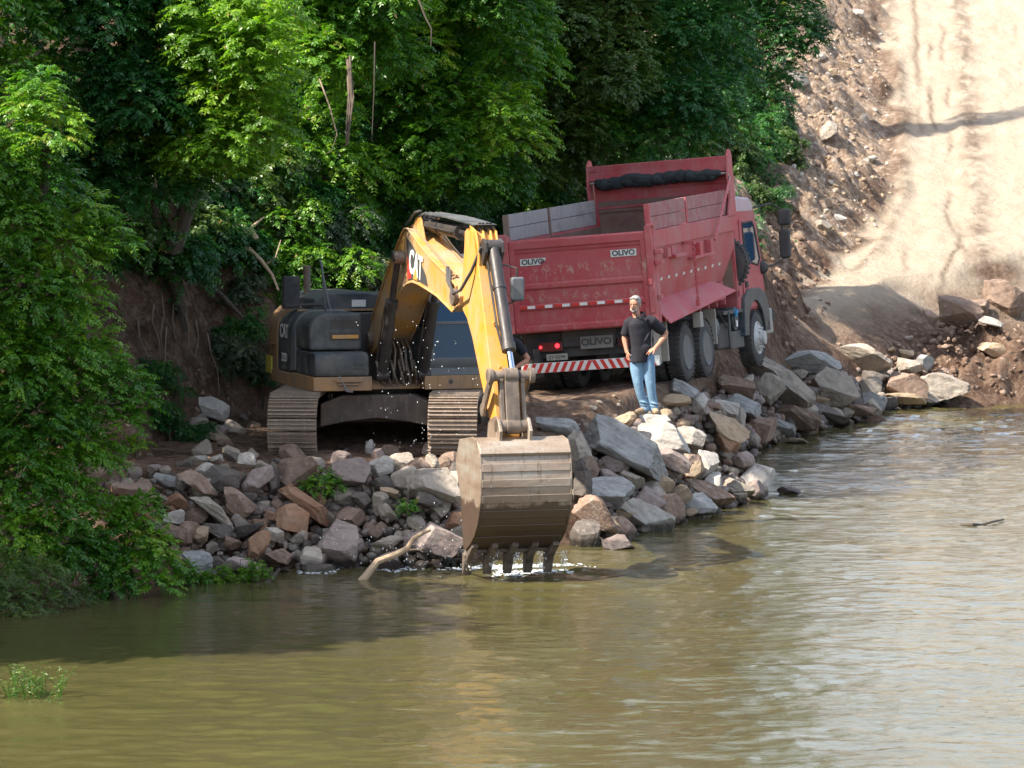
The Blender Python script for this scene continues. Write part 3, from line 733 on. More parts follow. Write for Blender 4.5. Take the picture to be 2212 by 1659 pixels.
so = st.build('stick', M['yellow'], EXC, .010)
cyl(A(6.28, .04, 3.36), A(7.30, .04, 1.56), .088, .046, .80, 'bucket_cylinder', EXC, 0)
mb = MB(UP)
ext([(6.10, 3.40), (6.22, 3.48), (6.38, 3.42), (6.40, 3.28), (6.25, 3.08)], -.11, -.07, mb); ext([(6.10, 3.40), (6.22, 3.48), (6.38, 3.42), (6.40, 3.28), (6.25, 3.08)], .14, .18, mb)
mb.build('cylinder_mount', M['cyl'], EXC, .008)
# linkage
lk = MB(UP)
def bar(p0, p1, w, t, mb):
    p0 = Vector(p0); p1 = Vector(p1); d = (p1 - p0).normalized(); q = Vector((1, 0, 0)).cross(d)
    mb.add([p0 + q * w - Vector((t, 0, 0)), p0 - q * w - Vector((t, 0, 0)), p1 - q * w - Vector((t, 0, 0)), p1 + q * w - Vector((t, 0, 0)), p0 + q * w + Vector((t, 0, 0)), p0 - q * w + Vector((t, 0, 0)), p1 - q * w + Vector((t, 0, 0)), p1 + q * w + Vector((t, 0, 0))],
           [(0, 1, 2, 3), (4, 7, 6, 5), (0, 4, 5, 1), (1, 5, 6, 2), (2, 6, 7, 3), (3, 7, 4, 0)])
    mb.lathe(p0 - Vector((t, 0, 0)), (1, 0, 0), [(w * 1.35, 0), (w * 1.35, 2 * t)], 16); mb.lathe(p1 - Vector((t, 0, 0)), (1, 0, 0), [(w * 1.35, 0), (w * 1.35, 2 * t)], 16)
for b_ in (-.27, .29): bar(A(7.30, b_, 1.56), A(6.78, b_ * .93, 1.05), .075, .022, lk)
lk.lathe(A(7.30, -.30, 1.56), (1, 0, 0), [(.075, 0), (.075, .62)], 16)
lk.lathe(A(7.30, -.33, 1.56), (1, 0, 0), [(.11, 0), (.11, .07)], 16).lathe(A(7.30, .27, 1.56), (1, 0, 0), [(.11, 0), (.11, .08)], 16)
lk.build('idler_links', M['steel'], EXC, .01)
pl = MB(UP)
bar(A(7.30, .0, 1.56), A(7.42, .0, .86), .085, .10, pl)
for b_ in (-.14, .17): bar(A(7.30, b_, 1.50), A(7.42, b_, .86), .055, .03, pl)
pl.lathe(A(7.42, -.24, .86), (1, 0, 0), [(.10, 0), (.10, .50)], 16)
pl.build('power_link', M['steel'], EXC, .01)
# bucket
BB = .10
bk = MB(UP)
bp_ = [(6.62, .62), (7.34, .70), (7.60, .66), (7.70, .56), (7.76, .38), (7.79, .16), (7.79, -.06), (7.74, -.28), (7.62, -.50), (7.44, -.68), (7.22, -.82), (6.98, -.92)]
inn = [(6.98, -.88), (7.20, -.78), (7.41, -.64), (7.58, -.47), (7.70, -.26), (7.75, -.06), (7.75, .15), (7.72, .36), (7.66, .52), (7.58, .62), (7.34, .66), (6.62, .58)]
ext(bp_ + inn, BB - .64, BB + .64, bk)
sidep = [(6.58, .50), (6.66, .63), (7.34, .71), (7.61, .67), (7.71, .565), (7.77, .385), (7.80, .16), (7.80, -.06), (7.75, -.285), (7.63, -.505), (7.45, -.69), (7.22, -.83), (6.98, -.93), (6.86, -.90), (6.74, -.2), (6.50, .20), (6.46, .32)]
ext(sidep, BB - .67, BB - .64, bk); ext(sidep, BB + .64, BB + .67, bk)
# wear plates across the back
for (a0, h0), (a1, h1) in zip(bp_[3:], bp_[4:]):
    if h0 > .1 or h0 < -.2: continue
for i in (4, 5, 6, 7, 8, 9):
    (a0, h0), (a1, h1) = bp_[i], bp_[i + 1]
    d = Vector((a1 - a0, h1 - h0)); nrm = Vector((-d.y, d.x)).normalized()
    if nrm.x < 0: nrm = -nrm
    f0 = .10; f1 = .62
    q0 = (a0 + d.x * f0, h0 + d.y * f0); q1 = (a0 + d.x * f1, h0 + d.y * f1)
    ext([q0, q1, (q1[0] + nrm.x * .016, q1[1] + nrm.y * .016), (q0[0] + nrm.x * .016, q0[1] + nrm.y * .016)], BB - .645, BB + .645, bk)
ext([(7.60, .665), (7.72, .58), (7.775, .50), (7.745, .46), (7.69, .53), (7.58, .62)], BB - .66, BB + .66, bk)
for b_ in (-.24, .20):
    ext([(6.95, .66), (7.0, .88), (7.10, .94), (7.35, 1.0), (7.5, .96), (7.62, .80), (7.58, .66)], b_, b_ + .045, bk)
bk.b2(A(6.80, BB - .64, -.97), A(7.02, BB + .64, -.92))
bko = bk.build('bucket', M['bucket'], EXC, .008)
for k in range(5):
    bb = BB - .60 + .30 * k
    t = MB(UP)
    t.prism([(7.22, -.80), (7.26, -.86), (7.0, -1.04), (6.84, -1.20), (6.78, -1.20), (6.82, -1.0), (6.90, -.90), (6.98, -.86)], lambda u, v, tt: A(u + .28 * (v < -.95) * 0, tt, v), bb - .045, bb + .045)
    t.prism([(6.96, -1.0), (6.86, -1.22), (6.80, -1.30), (6.76, -1.22), (6.80, -.98)], lambda u, v, tt: A(u, tt, v), bb - .062, bb + .062)
    t.build('tooth', M['steel'], bko, .008)
wires = MB(UP).tube([A(6.5, -.17, 2.6), A(6.75, -.19, 2.1), A(6.6, -.17, 1.8)], .004, 5)
# ---------------------------------------------------------------- tipper truck
T0 = Vector((1.34, 65.0, 1.93))
TR = thing('tipper_truck', 'red tipper truck seen from behind with empty open body and striped rear bumper', 'truck', T0, (0, R(-4.6), -TRUCK_YAW))
BX = Matrix.Translation((0, .2, 1.1)) @ Matrix.Rotation(R(2.0), 4, 'X') @ Matrix.Translation((0, -.2, -1.1))
LB = 5.9
wall = MB(BX)
sec = [(1.25, 2.66), (1.25, 1.98), (1.10, 1.50), (1.04, 1.46), (1.04, 1.52), (1.19, 1.98), (1.19, 2.66)]
for s in (-1, 1):
    wall.prism([(s * x, z) for x, z in sec], lambda u, v, t: Vector((u, t, v)), .06, LB - .55)
    wall.add([(s * 1.25, LB - .55, 2.66), (s * 1.25, LB, 2.66), (s * 1.25, LB, 2.1), (s * 1.1, LB - .55, 1.5), (s * 1.19, LB - .55, 2.66), (s * 1.19, LB, 2.66), (s * 1.19, LB, 2.1), (s * 1.04, LB - .55, 1.5)],
             [(0, 1, 2, 3), (4, 7, 6, 5), (0, 4, 5, 1), (1, 5, 6, 2), (2, 6, 7, 3), (3, 7, 4, 0)])
    wall.b2((s * 1.185, .05, 2.40), (s * 1.285, LB - .02, 2.70))
    wall.b2((s * 1.17, .0, 1.12), (s * 1.30, .13, 2.78))
    wall.b2((s * 1.24, .10, 1.60), (s * 1.30, .20, 2.72))
    # deflector plate over the wheels
    wall.add([(s * 1.05, .25, 1.52), (s * 1.10, 4.55, 1.56), (s * 1.42, 5.0, 1.33), (s * 1.40, .25, 1.10), (s * 1.05, .25, 1.49), (s * 1.10, 4.55, 1.53), (s * 1.42, 5.0, 1.30), (s * 1.40, .25, 1.07)],
             [(0, 1, 2, 3), (7, 6, 5, 4), (0, 4, 5, 1), (1, 5, 6, 2), (2, 6, 7, 3), (3, 7, 4, 0)])
wall.b2((-1.04, .06, 1.14), (1.04, LB - .1, 1.22))
wall.b2((-1.06, .06, 1.22), (-1.0, LB - .3, 1.50)).b2((1.0, .06, 1.22), (1.06, LB - .3, 1.50))
for k in range(9): wall.b2((-1.1, .5 + .62 * k, 1.05), (1.1, .56 + .62 * k, 1.14))
# brackets, gusset and tie bar on the right side
wall.b2((1.25, .75, 2.20), (1.34, .95, 2.36)).b2((1.25, 1.15, 2.16), (1.37, 1.9, 2.22)).b2((1.25, 1.15, 2.22), (1.31, 1.35, 2.36))
wall.b2((1.25, 2.9, 2.1), (1.36, 3.1, 2.34)).b2((1.25, 3.7, 2.1), (1.36, 3.85, 2.34)).b2((1.25, 2.4, 2.06), (1.38, 3.9, 2.11))
wall.b2((1.30, -.04, 2.30), (1.42, .14, 2.38)).b2((1.30, -.04, 2.12), (1.42, .14, 2.19)).b2((1.30, -.02, 1.52), (1.36, .12, 1.60))
wall.b2((-1.42, -.04, 2.30), (-1.30, .14, 2.38)).b2((-1.42, -.04, 2.12), (-1.30, .14, 2.19))
walls = wall.build('body_walls', M['red'], TR, .008)
MB(BX).tube([(1.33, 5.70, 3.42), (1.36, 4.0, 2.32)], .022, 8).build('tie_bar', M['red'], walls)
for y_ in range(9):
    MB(BX).box((1.215 - .0 , .62 + .52 * y_, 1.84), (.012, .10, .05), Matrix.Rotation(R(17), 3, 'Y')).build('reflector', M['white'], walls)
# headboard
hb = MB(BX)
hb.b2((-1.24, LB - .02, 1.25), (1.24, LB + .06, 3.80))
hb.b2((-1.27, LB - .20, 3.70), (1.27, LB + .02, 3.80)).b2((-1.27, LB - .20, 3.52), (1.27, LB - .16, 3.70))
hb.b2((-1.2, LB - .05, 3.30), (1.2, LB - .02, 3.36)).b2((-1.2, LB - .045, 2.98), (1.2, LB - .02, 3.02))
for s in (-1, 1):
    pr = [(LB - .12, 2.68), (LB + .10, 2.68), (LB + .10, 3.80), (LB + .04, 3.90), (LB - .08, 3.92), (LB - .22, 3.82), (LB - .30, 3.42), (LB - .26, 3.0), (LB - .50, 2.68)]
    hb.prism(pr, lambda u, v, t: Vector((t, u, v)), s * 1.27, s * 1.31)
hbo = hb.build('headboard', M['red'], TR, .008)
# worn lower lining of the bed
ln = MB(BX).b2((-1.18, LB - .032, 1.26), (1.18, LB - .024, 3.12)).b2((-1.03, .08, 1.225), (1.03, LB - .05, 1.24))
ln.b2((-1.187, .1, 1.98), (-1.180, LB - .05, 2.66)).b2((1.180, .1, 1.98), (1.187, LB - .05, 2.66))
ln.b2((-1.18, LB - .06, 2.92), (1.18, LB - .033, 2.97))
ln.build('bed_lining', M['interior'], TR)
tarp = MB(BX); rng = random.Random(8); pts = []; rs = []
for k in range(34):
    x = -1.16 + 2.28 * k / 33
    pts.append((x, LB - .22 + rng.uniform(-.01, .01), 3.48 + rng.uniform(-.012, .012) - .03 * math.sin(k * .5))); rs.append((.105 + rng.uniform(-.02, .02)) if 1 < k < 31 else .045)
tarp.tube(pts, rs, 10)
for k in range(40): tarp.ball((-1.1 + .056 * k, LB - .22 + rng.uniform(-.05, .03), 3.47 + rng.uniform(-.05, .03)), rng.uniform(.06, .10), 8, 6, (1.3, 1, 1))
tm = plain('black_tarpaulin', (.022, .028, .03), .85)
tarp.build('rolled_tarpaulin', tm, TR, 0, True)
MB(BX).tube([(-1.25, LB - .22, 3.48), (1.28, LB - .22, 3.48)], .02, 8).tube([(1.28, LB - .22, 3.48), (1.34, LB - .3, 3.40), (1.32, LB - .5, 3.1)], .012, 6).build('tarpaulin_rod', M['greyplate'], TR)
# board extensions
for s, mt in ((-1, M['wood']), (1, M['wood_red'])):
    x0 = s * 1.215
    for (y0, y1) in ((.10, 2.55), (2.68, 5.65)):
        for r_ in range(2):
            MB(BX).b2((x0 - .02, y0, 2.71 + .235 * r_), (x0 + .02, y1, 2.935 + .235 * r_)).build('side_board', mt, TR, .004)
    for y_ in (.06, 2.58): MB(BX).b2((x0 - .055, y_, 2.60), (x0 + .035, y_ + .09, 3.17)).build('board_post', M['interior'] if s < 0 else M['red'], TR, .006)
# tailgate
tgm = MB(BX)
Y0 = -.02
tgm.b2((-1.16, Y0, 1.13), (1.16, Y0 + .04, 2.68))
for z0, z1, d in ((2.56, 2.69, .05), (2.50, 2.56, .02), (1.86, 1.93, .035), (1.50, 1.56, .03), (1.12, 1.20, .04)):
    tgm.prism([(Y0, z0 - .03), (Y0 - d, z0), (Y0 - d, z1), (Y0, z1 + .03)], lambda u, v, t: Vector((t, u, v)), -1.16, 1.16)
for s in (-1, 1): tgm.b2((s * 1.08, Y0 - .045, 1.13), (s * 1.17, Y0 + .04, 2.69))
tgo = tgm.build('tailgate', M['red_gate'], TR, .012)
for s in (-1, 1):
    pst = MB(BX)
    pst.b2((s * 1.175, -.10, 1.10), (s * 1.29, .02, 2.80)).b2((s * 1.18, -.12, 1.30), (s * 1.25, -.09, 1.40)).b2((s * 1.18, -.12, 1.78), (s * 1.25, -.09, 1.88))
    pst.tube([(s * 1.20, -.05, 2.80), (s * 1.34, -.05, 2.80)], .04, 10)
    pst.build('tailgate_post', M['red'], tgo, .01)
kx = 0
for k in range(7):
    MB(BX).b2((-.93 + .3 * k, Y0 - .040, 1.515), (-.80 + .3 * k, Y0 - .046, 1.565)).build('reflector', M['white'], tgo)
for k in range(7):
    MB(BX).b2((-1.06 + .3 * k, Y0 - .038, 1.515), (-.93 + .3 * k, Y0 - .044, 1.565)).build('reflector', M['redmark'], tgo)
Rt = BX
for x_, z_, cut in ((-.78, 2.33, .30), (.78, 2.37, .42)):
    pm = MB(BX).b2((x_ - .22, Y0 - .004, z_ - .065), (x_ + (.13 if x_ < 0 else .22), Y0 - .012, z_ + .055))
    if x_ < 0: pm.b2((x_ + .13, Y0 - .004, z_ + .01), (x_ + .22, Y0 - .012, z_ + .055))
    po = pm.build('name_sticker', M['sticker'], tgo)
    text_mesh('OLIVO', .125, .002, BX @ frame((x_, Y0 - .015, z_ - .005), (1, 0, 0), (0, 0, 1)), 'sticker_lettering', M['textdark'], po, .004, 1.05)
# chassis and rear end
ch = MB()
for s in (-1, 1): ch.b2((s * .36, .3, .82), (s * .46, 9.2, 1.08))
ch.b2((-1.12, .28, .62), (1.12, .36, 1.06)).b2((-.46, .2, .8), (.46, .3, 1.08))
for k in range(6): ch.b2((-.4, 1.2 + 1.3 * k, .84), (.4, 1.35 + 1.3 * k, 1.04))
ch.b2((-.95, .1, .30), (-.85, .3, .80)).b2((.85, .1, .30), (.95, .3, .80))
for y_ in (1.95, 3.35): ch.tube([(-1.0, y_, .52), (1.0, y_, .52)], .09, 12).ball((0, y_, .52), .24, 12, 8)
ch.b2((-.12, 1.0, .5), (.12, 1.9, .8)).tube([(-.5, 3.0, .9), (-.5, 8.0, .85)], .05, 8)
ch.build('chassis', M['chassis'], TR, .01)
bm_ = MB().b2((-1.15, .02, .38), (1.22, .10, .55))
bmo = bm_.build('rear_bumper', M['white'], TR, .006)
for k in range(17):
    x = -1.12 + .137 * k; d = .08 if x < .0 else -.08
    if abs(x) < .07: d = 0.08
    a, b_ = (x, x + .068)
    st_ = MB().add([(a - d / 2, .016, .384), (b_ - d / 2, .016, .384), (b_ + d / 2, .016, .546), (a + d / 2, .016, .546), (a - d / 2, .019, .384), (b_ - d / 2, .019, .384), (b_ + d / 2, .019, .546), (a + d / 2, .019, .546)],
                   [(0, 1, 2, 3), (4, 7, 6, 5), (0, 4, 5, 1), (1, 5, 6, 2), (2, 6, 7, 3), (3, 7, 4, 0)])
    st_.build('red_stripe', M['redmark'], bmo)
lc = MB().b2((-.86, .17, .74), (-.46, .26, .90)); lco = lc.build('light_cluster', plain('lamp_housing', (.16, .035, .03), .3), TR, .01)
MB().lathe((-.83, .168, .82), (0, -1, 0), [(.026, 0), (.024, .01), (0, .014)], 14).build('tail_light', M['lamp'], lco)
MB().lathe((-.54, .168, .83), (0, -1, 0), [(.040, 0), (.036, .01), (0, .014)], 14).build('tail_light', M['lamp'], lco)
lc = MB().b2((.50, .17, .74), (.90, .26, .90)); lc.build('light_cluster', plain('lamp_housing_dark', (.07, .02, .02), .3), TR, .01)
pb = MB().b2((-.74, .17, .58), (-.38, .20, .69)); pbo = pb.build('number_plate', plain('plate_cream', (.36, .35, .28), .5), TR)
text_mesh('IJY·0294', .085, .001, frame((-.56, .168, .632), (1, 0, 0), (0, 0, 1)), 'plate_lettering', M['textdark'], pbo, .001, 1.0)
sb_ = MB().b2((-.14, .16, .74), (.42, .24, .96)); sbo = sb_.build('rear_name_board', paint('board_grey', (.17, .17, .16), (.1, .1, .1), .4, .7), TR, .008)
text_mesh('OLIVO', .16, .002, frame((.14, .157, .855), (1, 0, 0), (0, 0, 1)), 'board_lettering', M['textdark'], sbo, .006, 1.1)
for lo_, hi_ in (((1.0, .60, .42), (1.24, .66, 1.12)), ((1.0, 4.15, .55), (1.22, 4.2, 1.2)), ((-1.24, .60, .42), (-1.0, .66, 1.12)), ((1.02, .12, .98), (1.24, .60, 1.02)), ((.98, .10, .40), (1.245, .12, 1.03))):
    MB().b2(lo_, hi_).build('mudguard', M['greyplate'], TR, .01)
# chain and hook
cn = MB(BX)
z = 2.36; k = 0
while z > 1.36:
    th = 0 if k % 2 else 90
    pts = [Vector((1.43 + (.02 * math.cos(q) if th else 0), 2.15 + (.022 * math.cos(q) if not th else 0), z + .042 * math.sin(q))) for q in [2 * math.pi * j / 8 for j in range(9)]]
    cn.tube(pts, .010, 5, False); z -= .062; k += 1
cn.b2((1.27, 2.1, 2.34), (1.46, 2.2, 2.40)).b2((1.40, 2.10, 1.24), (1.46, 2.20, 1.36))
cn.build('chain', M['red'], TR)
MB().b2((1.25, 2.35, .92), (1.40, 2.55, 1.20)).build('chain_anchor', M['greyplate'], TR, .02)
# wheels
def tyre(mb, c, r, w, sgn):
    prof = [(r * .60, -w / 2 + .02), (r * .74, -w / 2), (r * .90, -w / 2 + .01), (r * .975, -w / 2 + .04), (r, -w / 2 + .07), (r, w / 2 - .07), (r * .975, w / 2 - .04), (r * .90, w / 2 - .01), (r * .74, w / 2), (r * .60, w / 2 - .02), (r * .58, 0)]
    mb.lathe(c, (1, 0, 0), prof + [prof[0]], 48)
    for k in range(36):
        q = 2 * math.pi * k / 36
        for s_ in (-1, 1):
            mb.box(Vector(c) + Vector((s_ * w * .30, (r + .004) * math.cos(q + s_ * .04), (r + .004) * math.sin(q + s_ * .04))), (w * .34, .05, .022), Matrix.Rotation(q - R(90), 3, 'X'))
def rimm(mb, c, r, s_, deep, n):
    # dished steel disc seen from the s_ side
    prof = [(r * .62, .0), (r * .60, .02), (r * .56, .0), (r * .54, -deep), (r * .50, -deep - .02), (r * .22, -deep + .02), (r * .20, -deep + .10), (r * .12, -deep + .11), (0, -deep + .11)]
    mb.lathe(c, (s_, 0, 0), prof, 32)
    for k in range(n):
        q = 2 * math.pi * k / n
        mb.lathe(Vector(c) + Vector((s_ * (-deep + .02), r * .36 * math.cos(q), r * .36 * math.sin(q))), (s_, 0, 0), [(.018, 0), (.018, .035), (0, .045)], 6)
rim_m = paint('white_rim', (.52, .53, .53), (.22, .18, .15), .5, .45, (.34, .30, .26), .45, .1)
rim_g = paint('grey_rim', (.13, .14, .15), (.10, .085, .075), .5, .55, (.17, .15, .13), .5, .1)
for y_ in (2.05, 3.45):
    for s_ in (-1, 1):
        w_ = thing('wheel', None, None); w_.parent = TR; w_.location = (0, y_, .52)
        mb = MB(); tyre(mb, (s_ * 1.08, 0, 0), .525, .27, s_); tyre(mb, (s_ * .76, 0, 0), .525, .27, s_)
        mb.build('tyre', M['rubber'], w_, 0, True)
        mb = MB(); rimm(mb, (s_ * 1.20, 0, 0), .525, s_, .20, 10); mb.build('rim', rim_g, w_, 0, True)
        MB().lathe((s_ * 1.07, 0, 0), (s_, 0, 0), [(.13, -.04), (.13, .08), (.09, .11), (0, .11)], 20).build('hub', M['chassis'], w_, 0, True)
for s_ in (-1, 1):
    w_ = thing('wheel', None, None); w_.parent = TR; w_.location = (0, 7.25, .52)
    mb = MB(); tyre(mb, (s_ * 1.10, 0, 0), .525, .29, s_); mb.build('tyre', M['rubber'], w_, 0, True)
    mb = MB()
    mb.lathe((s_ * 1.23, 0, 0), (s_, 0, 0), [(.32, 0), (.31, .02), (.26, -.02), (.23, .05), (.14, .06), (.13, .14), (.07, .15), (0, .15)], 32)
    for k in range(10):
        q = 2 * math.pi * k / 10
        mb.lathe((s_ * 1.27, .19 * math.cos(q), .19 * math.sin(q)), (s_, 0, 0), [(.02, 0), (.02, .05), (0, .06)], 6)
    mb.build('rim', rim_m, w_, 0, True)
# tanks and side gear between the axles
tk = MB().b2((.62, 4.6, .42), (1.14, 5.5, .90)); tk.build('fuel_tank', M['chassis'], TR, .05)
tk = MB().tube([(.75, 5.9, .95), (1.16, 5.9, .95)], .22, 24).tube([(1.16, 5.9, .95), (1.18, 5.9, .95)], .15, 20).b2((.7, 5.5, .40), (1.16, 6.45, .72))
tk.tube([(1.2, 5.2, .42), (1.2, 5.2, 1.1)], .03, 8).tube([(1.18, 5.15, .8), (1.2, 4.4, 1.15)], .018, 6).b2((.9, 4.9, 1.05), (1.2, 6.4, 1.12))
tk.build('air_tank', M['black'], TR, .01, True)
MB().tube([(1.2, 5.75, 1.12), (1.2, 5.78, 1.0)], [.05, .035], 10).build('blue_valve', plain('blue_valve', (.05, .30, .60), .4), TR, 0, True)
MB().b2((1.19, 5.76, .80), (1.21, 5.84, .92)).build('white_tag', M['white'], TR)
MB().ball((1.14, 4.38, .86), .15, 12, 8, (.5, 1, 1.2)).build('spring_brake', rim_g, TR, 0, True)
# spare tyre behind the cab
sw = thing('spare_wheel', None, None); sw.parent = TR; sw.location = (.90, 6.10, 1.98)
mb = MB(Matrix.Rotation(R(90), 4, 'Z')); tyre(mb, (0, 0, 0), .52, .28, 1); mb.build('tyre', M['rubber'], sw, 0, True)
mb = MB(Matrix.Rotation(R(90), 4, 'Z')); rimm(mb, (.1, 0, 0), .52, -1, .1, 10); mb.build('rim', rim_g, sw, 0, True)
MB().tube([(1.25, 6.0, 1.35), (1.22, 5.98, 1.7), (1.0, 5.96, 2.4)], .022, 8).build('spare_wheel_bracket', M['red'], TR, 0, True)
CS = Matrix.Translation((0, -.80, 0))
# cab
cb = MB(CS)
prof = [(7.05, 1.05), (7.05, 3.00), (7.25, 3.12), (8.5, 3.12), (8.75, 2.98), (9.12, 2.0), (9.20, 1.0), (9.18, .75), (8.70, .75), (8.68, 1.05)]
cb.prism(prof, lambda u, v, t: Vector((t, u, v)), -1.17, 1.17)
cbo = cb.build('cab', M['red'], TR, .06)
cb2 = plain('cab_roof_pale', (.46, .34, .38), .5)
MB(CS).prism([(7.0, 2.90), (7.1, 3.16), (7.5, 3.24), (8.4, 3.2), (8.72, 3.06), (8.62, 2.90)], lambda u, v, t: Vector((t, u, v)), -1.14, 1.175).build('roof', cb2, cbo, .06)
for s_ in (-1, 1):
    dr = MB(CS)
    dr.prism([(7.40, 1.12), (7.40, 2.78), (8.40, 2.82), (8.60, 2.70), (8.92, 1.95), (8.96, 1.12)], lambda u, v, t: Vector((t, u, v)), s_ * 1.172, s_ * 1.192)
    dro = dr.build('door', M['red'], cbo, .01)
    MB(CS).prism([(7.58, 2.72), (8.36, 2.74), (8.50, 2.64), (8.78, 2.02), (8.60, 1.90), (7.58, 2.02)], lambda u, v, t: Vector((t, u, v)), s_ * 1.193, s_ * 1.197).build('window', M['glass'], dro)
    fm = MB(CS)
    wf = [(7.58, 2.72), (8.36, 2.74), (8.50, 2.64), (8.78, 2.02), (8.60, 1.90), (7.58, 2.02)]
    fm.tube([Vector((s_ * 1.197, u, v)) for u, v in wf + wf[:1]], .018, 6); fm.build('window_seal', M['rubber'], dro, 0, True)
    MB(CS).b2((s_ * 1.192, 7.50, 1.50), (s_ * 1.215, 7.68, 1.62)).build('handle', M['rubber'], dro, .008)
MB(CS).prism([(8.72, 2.92), (9.10, 2.05), (9.13, 2.05), (8.76, 2.93)], lambda u, v, t: Vector((t, u, v)), -1.0, 1.0).build('windscreen', M['glass'], cbo)
arch = []
for k in range(13):
    q = R(180 - 15 * k); arch.append((8.05 + .66 * math.cos(q), .60 + .64 * math.sin(q)))
outer = [(9.1, .62), (9.1, 1.1), (8.9, 1.36), (8.5, 1.47), (7.6, 1.47), (7.2, 1.30), (7.05, .6)]
for s_ in (-1, 1): MB(CS).prism(arch + outer, lambda u, v, t: Vector((t, u, v)), s_ * 1.02, s_ * 1.24).build('fender', M['black'], TR, .02)
bp2 = MB(CS).b2((-1.24, 9.05, .55), (1.24, 9.35, 1.05)).b2((1.15, 8.72, .55), (1.24, 9.1, .85)); bp2.build('front_bumper', M['greyplate'], TR, .05)
MB(CS).b2((1.10, 9.3, .78), (1.27, 9.4, 1.02)).build('headlight', M['chassis'], TR, .03)
for s_ in (-1, 1):
    mi = MB(CS)
    mi.tube([(s_ * 1.1, 8.9, 3.00), (s_ * 1.35, 9.35, 3.06), (s_ * 1.50, 9.45, 2.95), (s_ * 1.52, 9.45, 1.98), (s_ * 1.35, 9.2, 1.86), (s_ * 1.15, 8.95, 1.84)], .022, 8)
    mio = mi.build('mirror_arm', M['rubber'], cbo, 0, True)
    MB(CS).b2((s_ * 1.44, 9.40, 2.62), (s_ * 1.68, 9.56, 2.94)).build('mirror', M['rubber'], mio, .05)
    MB(CS).b2((s_ * 1.44, 9.40, 1.98), (s_ * 1.64, 9.56, 2.54)).build('mirror', M['rubber'], mio, .05)
    MB(CS).ball((s_ * 1.18, 8.95, 1.84), .17, 12, 8, (.8, 1, .8)).build('mirror', M['rubber'], mio, 0, True)
TR.scale = (1.05, 1, 1)
# ---------------------------------------------------------------- people
skin_m = paint('skin', (.46, .21, .13), (.36, .15, .09), .2, .55, (.50, .26, .17), .3, streak=False, bm=.05)
shirt_m = paint('dark_shirt', (.012, .011, .017), (.024, .02, .03), .3, .9, (.026, .024, .032), .3, streak=False, bm=1.0)
jean_m = paint('blue_denim', (.13, .24, .37), (.26, .38, .48), .5, .85, (.21, .33, .44), .5, 0, 5, bm=1.0)
hair_m = plain('grey_hair', (.25, .24, .235), .85)
shoe_m = plain('tan_shoes', (.30, .21, .13), .8)
def remeshed(mb, name, m, parent, vox, smooth_it=4):
    me = bpy.data.meshes.new('tmp'); me.from_pydata([tuple(p) for p in mb.v], [], mb.f)
    o = bpy.data.objects.new('tmp', me); C.objects.link(o)
    r = o.modifiers.new('r', 'REMESH'); r.mode = 'VOXEL'; r.voxel_size = vox; r.use_smooth_shade = True
    s = o.modifiers.new('s', 'SMOOTH'); s.factor = .5; s.iterations = smooth_it
    dg = bpy.context.evaluated_depsgraph_get()
    out = bpy.data.meshes.new_from_object(o.evaluated_get(dg)); bpy.data.objects.remove(o); out.name = name
    out.materials.clear(); out.materials.append(m)
    out.polygons.foreach_set('use_smooth', [True] * len(out.polygons))
    return link(name, out, parent)
def cap(mb, pts, rs, n=14):
    pts = [Vector(p) for p in pts]; mb.tube(pts, rs, n)
    for p, r in ((pts[0], rs[0]), (pts[-1], rs[-1])):
        if isinstance(r, tuple): continue
        mb.ball(p, r, n, 8)
def hand(mb, w, d, palm_n, curl=.6, sgn=1, spread=.16):
    """wrist point, direction of the hand, palm normal"""
    w = Vector(w); d = Vector(d).normalized(); pn = Vector(palm_n); pn = (pn - d * pn.dot(d)).normalized(); s = d.cross(pn) * sgn
    mb.add([w + s * a * .036 + pn * b * .014 + d * t for t, a in ((-.02, .75), (.03, .95), (.085, 1.12)) for a, b in ((-a, -1), (a, -1), (a, 1), (-a, 1))],
           [(0, 1, 2, 3), (8, 11, 10, 9)] + [(i * 4 + k, i * 4 + 4 + k, i * 4 + 4 + (k + 1) % 4, i * 4 + (k + 1) % 4) for i in (0, 1) for k in range(4)])
    for k, ln in enumerate((.072, .082, .078, .060)):
        o = (k - 1.5) * .021; dd = (d + s * (k - 1.5) * spread).normalized()
        p = w + d * .085 + s * o; c = curl * (.85 + .12 * k)
        p1 = p + dd * ln * .45; d2 = (dd * math.cos(c) + pn * math.sin(c)); p2 = p1 + d2 * ln * .32; d3 = (dd * math.cos(c * 1.7) + pn * math.sin(c * 1.7)); p3 = p2 + d3 * ln * .26
        mb.tube([p - d * .012, p1, p2, p3], [.0095, .009, .008, .0065], 8)
    t0 = w + d * .025 - s * .034; td = (d * .65 - s * .7 + pn * .25).normalized(); t1 = t0 + td * .038; t2 = t1 + (d * .85 - s * .35 + pn * .3).normalized() * .032
    mb.tube([w + d * .01 - s * .015, t0, t1, t2], [.013, .013, .010, .0075], 8)
